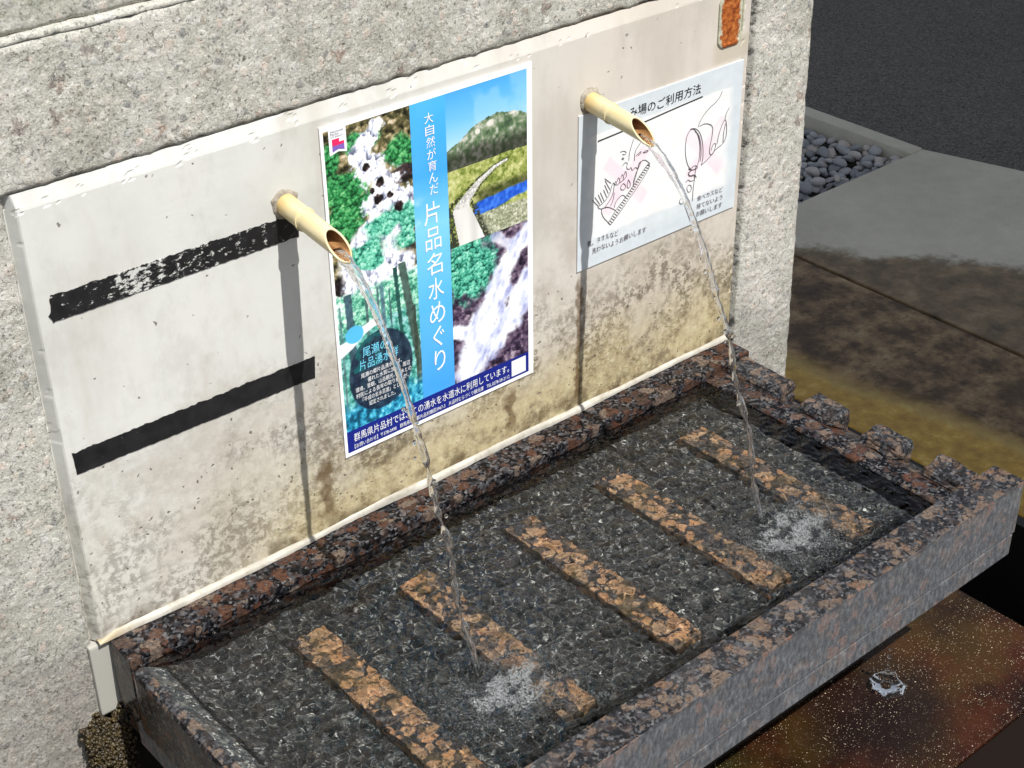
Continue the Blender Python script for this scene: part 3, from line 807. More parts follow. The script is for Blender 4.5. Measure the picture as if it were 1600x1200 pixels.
# ================================================================== POSTER
PW, PH = 0.420, 0.594
POX, POZ = 0.4759, 0.7277
def paint_poster(nu, nv):
    u, v = np.meshgrid((np.arange(nu) + 0.5) / nu, (np.arange(nv) + 0.5) / nv, indexing='ij')
    a = v * PH / PW                     # same unit as u
    C = np.ones((nu, nv, 3))
    def put(mask, c):
        nonlocal C
        mk = np.clip(mask, 0, 1)[..., None]
        c = np.asarray(c, float)
        if c.max() > 1.001: c = c / 255.0
        C = C * (1 - mk) + c * mk
    def cmap(t, stops):
        t = np.clip(t, 0, 1)
        out = np.zeros(t.shape + (3,))
        p = [s[0] for s in stops]
        for ch in range(3):
            out[..., ch] = np.interp(t, p, [s[1][ch] / 255.0 for s in stops])
        return out
    def dist_path(pts):
        best = np.full(u.shape, 9.0); along = np.zeros(u.shape)
        tot = 0
        for (x0, y0, w0), (x1, y1, w1) in zip(pts[:-1], pts[1:]):
            y0, y1 = y0 * PH / PW, y1 * PH / PW
            dx, dy = x1 - x0, y1 - y0
            t = np.clip(((u - x0) * dx + (a - y0) * dy) / (dx * dx + dy * dy + 1e-9), 0, 1)
            d = np.hypot(u - x0 - t * dx, a - y0 - t * dy) / (w0 + (w1 - w0) * t)
            best = np.minimum(best, d)
        return best
    fine = fbm(u * 66, a * 66, 1, 5); fine = np.clip(0.5 + (fine - 0.5) * 1.15, 0, 1); fine2 = np.clip(0.5 + (fbm(u * 150, a * 150, 2, 3) - 0.5) * 1.3, 0, 1); mid = fbm(u * 22, a * 22, 3, 4); low = fbm(u * 8, a * 8, 4, 3)
    def clumps(sc, sd, stretch=1.0):
        # leaf or stone clumps lit from above: bright crowns, dark gaps between
        x, y = u * sc, a * sc / stretch
        x = x + 0.5 * (vnoise(u * sc * 2, a * sc * 2, sd) - 0.5); y = y + 0.5 * (vnoise(u * sc * 2, a * sc * 2, sd + 1) - 0.5)
        ix, iy = np.floor(x), np.floor(y)
        best = np.full(u.shape, 9.0); sh = np.zeros(u.shape); idv = np.zeros(u.shape)
        for dx in (-1, 0, 1):
            for dy in (-1, 0, 1):
                cx = ix + dx + _h(ix + dx, iy + dy, sd + 2); cy = iy + dy + _h(ix + dx, iy + dy, sd + 3)
                d = np.hypot(x - cx, y - cy); k = d < best
                best = np.where(k, d, best); sh = np.where(k, y - cy, sh); idv = np.where(k, _h(ix + dx, iy + dy, sd + 4), idv)
        return np.clip(0.62 - 0.55 * best - 0.35 * sh + 0.30 * (idv - 0.5), 0, 1)
    leaf = 0.5 * clumps(34, 500) + 0.5 * clumps(75, 510) + 0.12
    rocks = 0.6 * clumps(16, 520) + 0.4 * clumps(44, 530) + 0.12
    froth = 0.55 * clumps(40, 540, 1.8) + 0.45 * fbm(u * 90, a * 40, 545, 4) + 0.10
    left = (u < 0.405)
    # ---- upper left: mountain stream between mossy rocks
    c = cmap(0.6 * rocks + 0.4 * fine, [(0.28, (16, 18, 12)), (0.40, (58, 58, 36)), (0.52, (112, 104, 70)), (0.62, (176, 160, 124)), (0.72, (230, 218, 196))])
    put(left & (v < 0.48), c)
    g = cmap(0.75 * leaf + 0.25 * fine, [(0.3, (6, 42, 22)), (0.45, (24, 104, 54)), (0.58, (66, 160, 92)), (0.75, (150, 214, 150))])
    for cx, cy, rx, ry in ((0.10, 0.19, 0.13, 0.05), (0.13, 0.245, 0.12, 0.05), (0.05, 0.29, 0.08, 0.06), (0.18, 0.075, 0.09, 0.03), (0.35, 0.13, 0.08, 0.05), (0.14, 0.31, 0.05, 0.045), (0.03, 0.10, 0.05, 0.05)):
        put(left * sstep(1.15, 0.75, np.hypot((u - cx) / rx, (v - cy) / ry) + 1.1 * (mid - 0.5)), g)
    dk = cmap(fine, [(0.3, (12, 10, 12)), (0.6, (50, 38, 40)), (0.8, (90, 72, 70))])
    for cx, cy, rx, ry in ((0.20, 0.335, 0.07, 0.05), (0.34, 0.20, 0.09, 0.025), (0.10, 0.37, 0.05, 0.03), (0.37, 0.38, 0.05, 0.05), (0.05, 0.455, 0.06, 0.03), (0.30, 0.255, 0.03, 0.012)):
        put(left * sstep(1.2, 0.8, np.hypot((u - cx) / rx, (v - cy) / ry) + 1.2 * (mid - 0.5)), dk)
    w = cmap(froth, [(0.26, (96, 100, 124)), (0.38, (176, 182, 204)), (0.48, (228, 232, 242)), (0.58, (252, 252, 254))])
    s = dist_path([(0.24, 0.04, 0.03), (0.17, 0.11, 0.055), (0.22, 0.17, 0.06), (0.27, 0.22, 0.075), (0.24, 0.265, 0.08), (0.34, 0.27, 0.06), (0.38, 0.30, 0.05)])
    put(left * sstep(1.25, 0.7, s + 1.5 * (mid - 0.5) + 1.1 * (fine - 0.5)), w)
    s = dist_path([(0.22, 0.29, 0.04), (0.14, 0.36, 0.045), (0.09, 0.42, 0.06), (0.12, 0.46, 0.07)])
    put(left * sstep(1.25, 0.7, s + 1.3 * (mid - 0.5)), w)
    s = dist_path([(0.32, 0.35, 0.04), (0.27, 0.40, 0.07), (0.24, 0.44, 0.11), (0.28, 0.475, 0.12)])
    put(left * sstep(1.25, 0.6, s + 1.3 * (mid - 0.5)), w)
    tq = cmap(0.75 * leaf + 0.25 * fine, [(0.28, (14, 70, 62)), (0.45, (64, 160, 132)), (0.58, (120, 210, 180)), (0.75, (206, 244, 226))])
    for cx, cy, rx, ry in ((0.27, 0.315, 0.10, 0.035), (0.37, 0.33, 0.06, 0.05), (0.17, 0.39, 0.10, 0.035), (0.35, 0.385, 0.07, 0.035), (0.19, 0.42, 0.06, 0.02)):
        put(left * sstep(1.15, 0.75, np.hypot((u - cx) / rx, (v - cy) / ry) + 1.0 * (mid - 0.5)), tq)
    for cx, cy, r in ((0.235, 0.245, 0.02), (0.29, 0.245, 0.014), (0.25, 0.20, 0.018), (0.19, 0.145, 0.016), (0.33, 0.285, 0.022), (0.21, 0.215, 0.012)):
        put(left * sstep(1.2, 0.8, np.hypot(u - cx, (v - cy) * PH / PW) / r + 0.8 * (fine - 0.5)), dk)
    # ---- lower left: pale turquoise beech wood
    c = cmap(0.45 * leaf + 0.35 * fine + 0.2 * mid, [(0.28, (20, 74, 66)), (0.42, (74, 158, 132)), (0.52, (142, 212, 182)), (0.62, (214, 242, 226)), (0.8, (246, 252, 248))])
    put(left * sstep(0.475, 0.505, v + 0.03 * (mid - 0.5)), c)
    put(left & (v > 0.60), C * np.array([0.72, 0.86, 0.92]))
    for x0, x1, wd, vt, cc in ((0.065, 0.085, 0.018, 0.49, (66, 96, 108)), (0.325, 0.405, 0.019, 0.455, (70, 92, 84)), (0.292, 0.325, 0.010, 0.462, (36, 84, 78)), (0.205, 0.212, 0.005, 0.50, (88, 120, 124)), (0.26, 0.27, 0.004, 0.52, (70, 108, 110)), (0.025, 0.03, 0.006, 0.52, (90, 130, 130)), (0.225, 0.235, 0.010, 0.50, (90, 130, 140)), (0.15, 0.152, 0.006, 0.52, (80, 110, 110)), (0.375, 0.385, 0.008, 0.60, (56, 70, 60))):
        xx = x0 + (x1 - x0) * (v - vt) / 0.4
        put(left * (v > vt) * sstep(1.1, 0.8, np.abs(u - xx) / wd + 0.5 * (fine - 0.5)), np.array(cc) / 255.0 * (0.7 + 0.6 * fine[..., None]))
    put(left * sstep(0.80, 0.88, v + 0.04 * (mid - 0.5)), cmap(0.6 * fine + 0.4 * low, [(0.3, (10, 70, 96)), (0.5, (40, 150, 190)), (0.65, (120, 214, 232)), (0.8, (230, 250, 250))]))
    s = dist_path([(0.01, 0.655, 0.03), (0.06, 0.645, 0.022), (0.13, 0.615, 0.018), (0.20, 0.60, 0.016)])
    put(left * sstep(1.2, 0.85, s), (244, 248, 250))
    put(left * sstep(1.1, 0.95, np.hypot((u - 0.085) / 0.042, (v - 0.618) / 0.026)), (86, 186, 240))
    # dark oval with the caption
    rr = np.hypot((u - 0.200) / 0.155, (v - 0.760) / 0.126)
    ell = sstep(1.02, 0.98, rr) * (a > (0.665 - 0.42 * (u - 0.05)) * PH / PW)
    put(left * ell * 0.86, cmap(fine, [(0.2, (14, 22, 44)), (0.8, (34, 48, 70))]))
    put(left * ell * sstep(0.5, 0.62, mid) * (v < 0.74) * (u < 0.26), (28, 92, 96))
    # ---- upper right: sky, peak, marsh and boardwalk
    R = (u >= 0.565)
    put(R & (v < 0.49), cmap(v / 0.2, [(0.0, (66, 162, 232)), (0.5, (112, 190, 240)), (1.0, (196, 226, 246))]))
    put(R * sstep(0.56, 0.72, low + 0.25 * (mid - 0.5)) * (v < 0.14) * 0.22, (226, 240, 250))
    ridge = np.interp(u, [0.565, 0.64, 0.707, 0.76, 0.82, 0.86, 0.902, 0.94, 0.98], [0.165, 0.150, 0.129, 0.119, 0.113, 0.119, 0.122, 0.132, 0.146]) + 0.006 * (fine - 0.5)
    ridge = ridge + np.where(u < 0.7, (0.7 - u) * 0.12, 0)
    mt = cmap(0.6 * fine + 0.4 * mid + 0.9 * (v - 0.17), [(0.25, (62, 84, 62)), (0.42, (96, 122, 88)), (0.55, (132, 146, 118)), (0.7, (198, 200, 188))])
    mt = mt * (1 - 0.55 * sstep(0.165, 0.215, v + 0.03 * (mid - 0.5)))[..., None]
    put(R * (v > ridge) * (v < 0.30), mt)
    for cx, cy, rx, ry in ((0.78, 0.140, 0.03, 0.012), (0.72, 0.150, 0.014, 0.012), (0.90, 0.128, 0.03, 0.006)):
        put(R * sstep(1.2, 0.6, np.hypot((u - cx) / rx, (v - cy) / ry) + 1.4 * (fine - 0.5)), (222, 220, 210))
    md = cmap(0.5 * fine + 0.3 * mid + 0.2 * fine2, [(0.28, (86, 104, 40)), (0.45, (142, 154, 76)), (0.6, (188, 192, 122)), (0.8, (220, 220, 170))])
    meadow_top = 0.240 + 0.004 * (mid - 0.5)
    put(R * (v > meadow_top) * (v < 0.49), md)
    put(R * (v > meadow_top) * sstep(0.31, 0.34, v) * sstep(0.385, 0.35, v) * sstep(0.68, 0.74, u), md * 0.55)
    s = dist_path([(0.72, 0.380, 0.030), (0.80, 0.378, 0.028), (0.88, 0.368, 0.026), (0.98, 0.362, 0.024)])
    put(R * sstep(1.15, 0.85, s + 0.6 * (mid - 0.5)), cmap(fine, [(0.2, (20, 74, 190)), (0.8, (70, 130, 236))]))
    gr = cmap(fine2 * 0.6 + fine * 0.4, [(0.3, (120, 126, 96)), (0.55, (176, 180, 152)), (0.75, (216, 218, 200))])
    put(R * (v > 0.40 + 0.02 * (mid - 0.5)) * (v < 0.49) * (u > 0.69), gr)
    # boardwalk
    s = dist_path([(0.865, 0.262, 0.005), (0.80, 0.272, 0.007), (0.72, 0.300, 0.012), (0.66, 0.335, 0.022), (0.628, 0.365, 0.038)])
    put(R * sstep(2.0, 1.5, s) * (fine2 > 0.42), (52, 58, 40))
    put(R * sstep(1.15, 0.9, s), np.array([0.80, 0.80, 0.78]) * (0.75 + 0.5 * fine2)[..., None])
    inside = (v > 0.36) & (v < 0.475)
    lx = np.interp(v, [0.36, 0.475], [0.585, 0.615]); rx_ = np.interp(v, [0.36, 0.475], [0.672, 0.745])
    put(R * inside * sstep(-0.035, -0.02, u - lx) * sstep(0.04, 0.02, u - rx_) * (fine2 > 0.40), (56, 60, 48))
    put(R * inside * (u > lx) * (u < rx_), np.array([0.84, 0.84, 0.82]) * (0.86 + 0.28 * vnoise(u * 26, a * 3, 55))[..., None])
    put(R * (u < 0.60) * (v > 0.36) * (v < 0.49) * (fine > 0.45) * (u < lx), (52, 58, 44))
    # ---- lower right: waterfall through dark rocks
    R2 = R & (v > 0.475)
    pr = cmap(0.6 * rocks + 0.4 * fine, [(0.28, (18, 12, 26)), (0.45, (54, 40, 62)), (0.58, (104, 86, 108)), (0.75, (176, 160, 170))])
    put(R2, pr)
    tq2 = cmap(0.8 * leaf + 0.2 * fine2, [(0.3, (8, 62, 54)), (0.45, (48, 138, 114)), (0.58, (96, 196, 166)), (0.75, (176, 232, 208))])
    put(R2 * sstep(1.1, 0.8, np.hypot((u - 0.67) / 0.15, (v - 0.56) / 0.115) + 0.9 * (mid - 0.5)), tq2)
    wf = cmap(0.5 * fbm(u * 40 + v * 30, a * 12, 8, 4) + 0.5 * mid, [(0.25, (132, 136, 186)), (0.42, (206, 212, 240)), (0.55, (246, 248, 254))])
    s = dist_path([(0.985, 0.52, 0.05), (0.90, 0.55, 0.05), (0.84, 0.61, 0.055), (0.80, 0.68, 0.07), (0.72, 0.77, 0.10), (0.65, 0.88, 0.08)])
    put(R2 * sstep(1.25, 0.7, s + 0.9 * (mid - 0.5) + 0.35 * (fine - 0.5)), wf)
    s = dist_path([(0.98, 0.66, 0.05), (0.93, 0.71, 0.06), (0.88, 0.77, 0.07), (0.78, 0.82, 0.08)])
    put(R2 * sstep(1.25, 0.7, s + 1.2 * (mid - 0.5)), wf)
    s = dist_path([(0.57, 0.745, 0.035), (0.66, 0.765, 0.045)])
    put(R2 * sstep(1.2, 0.7, s + 0.8 * (mid - 0.5)), wf)
    s = dist_path([(0.80, 0.49, 0.03), (0.88, 0.535, 0.035)])
    put(R2 * sstep(1.2, 0.5, s + 1.2 * (mid - 0.5)) * 0.8, wf)
    # ---- blue title band with mist
    bandm = (u >= 0.400) & (u < 0.568) & (v < 0.9185)
    put(bandm, cmap(v / 0.9, [(0.0, (72, 178, 240)), (0.25, (62, 164, 236)), (0.42, (128, 206, 248)), (0.7, (84, 180, 244)), (1.0, (64, 158, 236))]))
    put(bandm * sstep(0.45, 0.65, low + 0.3 * (mid - 0.5) + 0.7 * (0.45 - u)) * sstep(0.27, 0.33, v) * sstep(0.50, 0.38, v) * 0.75, (236, 246, 252))
    put(bandm * 0.16 * (low - 0.3), (240, 248, 255))
    # ---- navy caption bar and white border
    put(v > 0.9185, (22, 36, 128))
    put(((u < 0.012) | (u > 0.974) | (v < 0.014) | (v > 0.988)), (250, 250, 250))
    # plain white square where the code stood
    put((u > 0.878) & (u < 0.956) & (v > 0.928) & (v < 0.981), (236, 238, 240))
    return lin(np.clip(C, 0, 1))
def colour_sheet(name, x0, x1, z0, z1, yf, nu, nv, colors, mat, parent, curl=0.0):
    X, Z = np.meshgrid(np.linspace(x0, x1, nu + 1), np.linspace(z1, z0, nv + 1), indexing='ij')
    Yv = np.full_like(X, yf) - curl * (fbm((X - x0) * 6, Z * 6, 33, 3) - 0.2)
    V = np.stack([X, Yv, Z], -1).reshape(-1, 3)
    F = grid_faces(nu + 1, nv + 1, True)
    nfront = len(F)
    F = F.tolist()
    n1 = nv + 1; n0 = nu + 1
    ring = [i * n1 for i in range(n0)] + [(n0 - 1) * n1 + j for j in range(1, n1)] + [i * n1 + n1 - 1 for i in range(n0 - 2, -1, -1)] + [j for j in range(n1 - 2, 0, -1)]
    nb = len(V); back = V[ring].copy(); back[:, 1] = -0.0006
    V = np.concatenate([V, back])
    for k in range(len(ring)):
        F.append([ring[k], ring[(k + 1) % len(ring)], nb + (k + 1) % len(ring), nb + k])
    o = mesh_obj(name, V, F, mat, parent)
    me = o.data
    at = me.color_attributes.new('print', 'FLOAT_COLOR', 'CORNER')
    nl = len(me.loops)
    data = np.ones((nl, 4), np.float32); data[:, :3] = 0.85
    cf = colors.reshape(-1, 3)              # one colour per front face, four corners each
    data[:nfront * 4, :3] = np.repeat(cf, 4, axis=0)
    at.data.foreach_set('color', data.ravel())
    return o

def text_mesh(body, bold=0.0):
    cu = bpy.data.curves.new('lettering', 'FONT')
    cu.body = body; cu.size = 1.0; cu.resolution_u = 3; cu.offset = bold
    tmp = bpy.data.objects.new('lettering', cu)
    col.objects.link(tmp)
    bpy.context.view_layer.update()
    dg = bpy.context.evaluated_depsgraph_get()
    me = bpy.data.meshes.new_from_object(tmp.evaluated_get(dg))
    bpy.data.objects.remove(tmp); bpy.data.curves.remove(cu)
    return me
def lettering(body, x0, x1, z0, z1, y, mat, parent, bold=0.0, shear=0.0, jitter=0.0, name='lettering'):
    """flat print: the words stretched to the box they fill on the sheet"""
    me = text_mesh(body, bold)
    n = len(me.vertices)
    co = np.empty(n * 3); me.vertices.foreach_get('co', co); co = co.reshape(-1, 3)
    if n == 0: return None
    lo = co.min(0); hi = co.max(0)
    U = (co[:, 0] - lo[0]) / max(hi[0] - lo[0], 1e-6); W = (co[:, 1] - lo[1]) / max(hi[1] - lo[1], 1e-6)
    x = x0 + (x1 - x0) * U; z = z0 + (z1 - z0) * W
    if jitter:
        z = z + jitter * (vnoise(x * 45, x * 0, 17) - 0.5) * 2; x = x + jitter * 0.6 * (vnoise(z * 160, x * 60, 19) - 0.5)
    x = x + shear * (z - z0)
    V = np.stack([x, np.full(n, y), z], -1)
    F = [list(p.vertices) for p in me.polygons]
    bpy.data.meshes.remove(me)
    return mesh_obj(name, V, F, mat, parent)
def pu(u): return POX + PW * u
def pv(v): return POZ - PH * v

poster = thing('poster', (POX + PW / 2, -0.001, POZ - PH), 'tall glossy travel poster of waterfalls and marsh with a blue title band', 'poster')
colour_sheet('sheet', POX, POX + PW, POZ - PH, POZ, -0.0026, 300, 424, paint_poster(300, 424), M['poster'], poster, 0.0006)
YT = -0.0036
def vert_text(s, uc, v0, v1, wu, mat, bold):
    n = len(s); st = (v1 - v0) / n
    for i, ch in enumerate(s):
        fill = 0.86
        w_, h_ = wu, st * fill
        va = v0 + st * i + st * 0.07
        if ch in '、。': continue
        if ch in 'ぐり': w_ = wu * 0.72
        lettering(ch, pu(uc[0] + (uc[1] - uc[0]) * i / n - w_ / 2), pu(uc[0] + (uc[1] - uc[0]) * i / n + w_ / 2), pv(va + h_), pv(va), YT, mat, poster, bold)
vert_text('大自然が育んだ', (0.486, 0.500), 0.048, 0.290, 0.042, M['ink_white'], 0.0)
vert_text('片品名水めぐり', (0.482, 0.494), 0.302, 0.850, 0.078, M['ink_white'], 0.0)
lettering('群馬県片品村では、この湧水を水道水に利用しています。', pu(0.045), pu(0.860), pv(0.958), pv(0.930), YT, M['ink_white'], poster, 0.0)
lettering('【お問い合わせ】〒378-0498　群馬県利根郡片品村鎌田3967-3　片品村むらづくり観光課　TEL.0278-58-2112', pu(0.045), pu(0.862), pv(0.981), pv(0.966), YT, M['ink_white'], poster, 0.0)
lettering('尾瀬の', pu(0.115), pu(0.235), pv(0.700), pv(0.668), YT, M['ink_cyan'], poster, 0.0)
lettering('片品湧水群', pu(0.095), pu(0.285), pv(0.738), pv(0.705), YT, M['ink_cyan'], poster, 0.0)
for k, (s_, a_, b_) in enumerate((('尾瀬の郷片品湧水群は、', 0.10, 0.30), ('優れた水質に加え、周辺', 0.13, 0.34), ('環境、景観、山岳観光、親水との', 0.07, 0.345), ('村民による長年の取り組みが、', 0.07, 0.33), ('「平成の名水百選」として', 0.10, 0.30), ('認定されました。', 0.13, 0.26))):
    lettering(s_, pu(a_), pu(b_), pv(0.763 + k * 0.0195), pv(0.7475 + k * 0.0195), YT, M['ink_white'], poster, 0.0)
# small white tag with a two-colour flag in the upper corner
def flat(name, pts, y, mat, parent):
    return mesh_obj(name, [(x, y, z) for x, z in pts], [list(range(len(pts)))], mat, parent)
lg = flat('park_tag', [(pu(0.036), pv(0.013)), (pu(0.036), pv(0.083)), (pu(0.075), pv(0.076)), (pu(0.112), pv(0.083)), (pu(0.112), pv(0.013))], -0.0033, M['ink_white'], poster)
flat('tag_flag', [(pu(0.049), pv(0.040)), (pu(0.049), pv(0.058)), (pu(0.101), pv(0.058)), (pu(0.101), pv(0.050)), (pu(0.080), pv(0.050)), (pu(0.080), pv(0.040))], -0.0038, M['ink_red'], lg)
flat('tag_flag', [(pu(0.049), pv(0.0582)), (pu(0.049), pv(0.074)), (pu(0.075), pv(0.069)), (pu(0.101), pv(0.074)), (pu(0.101), pv(0.0582))], -0.0038, M['ink_purple'], lg)
for k, s_ in enumerate(('National', 'Parks', 'of Japan')):
    lettering(s_, pu(0.044), pu(0.044 + [0.056, 0.036, 0.056][k]), pv(0.0225 + k * 0.0072), pv(0.0165 + k * 0.0072), -0.0038, M['ink_grey'], lg, 0.0)

# ================================================================== HAND-DRAWN NOTICE
NX0, NX1, NZ0, NZ1 = 1.0030, 1.4200, 0.3020, 0.6030
def paint_notice(nu, nv):
    u, v = np.meshgrid((np.arange(nu) + 0.5) / nu, (np.arange(nv) + 0.5) / nv, indexing='ij')
    x = NX0 + (NX1 - NX0) * u; z = NZ1 - (NZ1 - NZ0) * v
    e = np.minimum(np.minimum(u, 1 - u) * 1.4, np.minimum(v, 1 - v)) + 0.10 * (fbm(u * 9, v * 7, 21, 5) - 0.5)
    wet = sstep(0.16, 0.05, e)
    base = np.array([232, 233, 232]) / 255.0; edge = np.array([203, 211, 216]) / 255.0
    C = base * (1 - wet[..., None]) + edge * wet[..., None]
    top = sstep(0.155, 0.145, v + 0.012 * (fbm(u * 12, v * 3, 22, 4) - 0.5)) * 0.8
    C = C * (1 - top[..., None]) + edge * top[..., None]
    bot = sstep(0.80, 0.83, v - 0.13 * (u < 0.99) * sstep(0.95, 0.1, u) * 0 + 0.03 * (fbm(u * 14, v * 3, 23, 4) - 0.5)) * 0.75
    C = C * (1 - bot[..., None]) + edge * bot[..., None]
    C = C * (0.965 + 0.07 * fbm(u * 26, v * 20, 24, 5)[..., None])
    for cx, cz, hw in ((1.120, 0.448, 0.060), (1.325, 0.446, 0.062)):   # faded pink crosses
        for sg in (-1, 1):
            dd = np.abs((x - cx) * sg * 0.7071 + (z - cz) * 0.7071); al = np.abs(-(x - cx) * 0.7071 * sg + (z - cz) * 0.7071)
            k = sstep(0.018, 0.009, dd) * sstep(hw * 1.25, hw * 1.1, al) * (0.20 + 0.75 * (fbm(u * 14, v * 12, 25, 4) - 0.2))
            C = C * (1 - k[..., None]) + np.array([232, 205, 218]) / 255.0 * k[..., None]
    return lin(np.clip(C, 0, 1))
notice = thing('notice', (0.5 * (NX0 + NX1), -0.001, NZ0), 'white hand-drawn notice with a shoe and a hand, stuck beside the right pillar', 'notice')
colour_sheet('board', NX0, NX1, NZ0, NZ1, -0.0024, 180, 130, paint_notice(180, 130), M['notice'], notice, 0.0005)
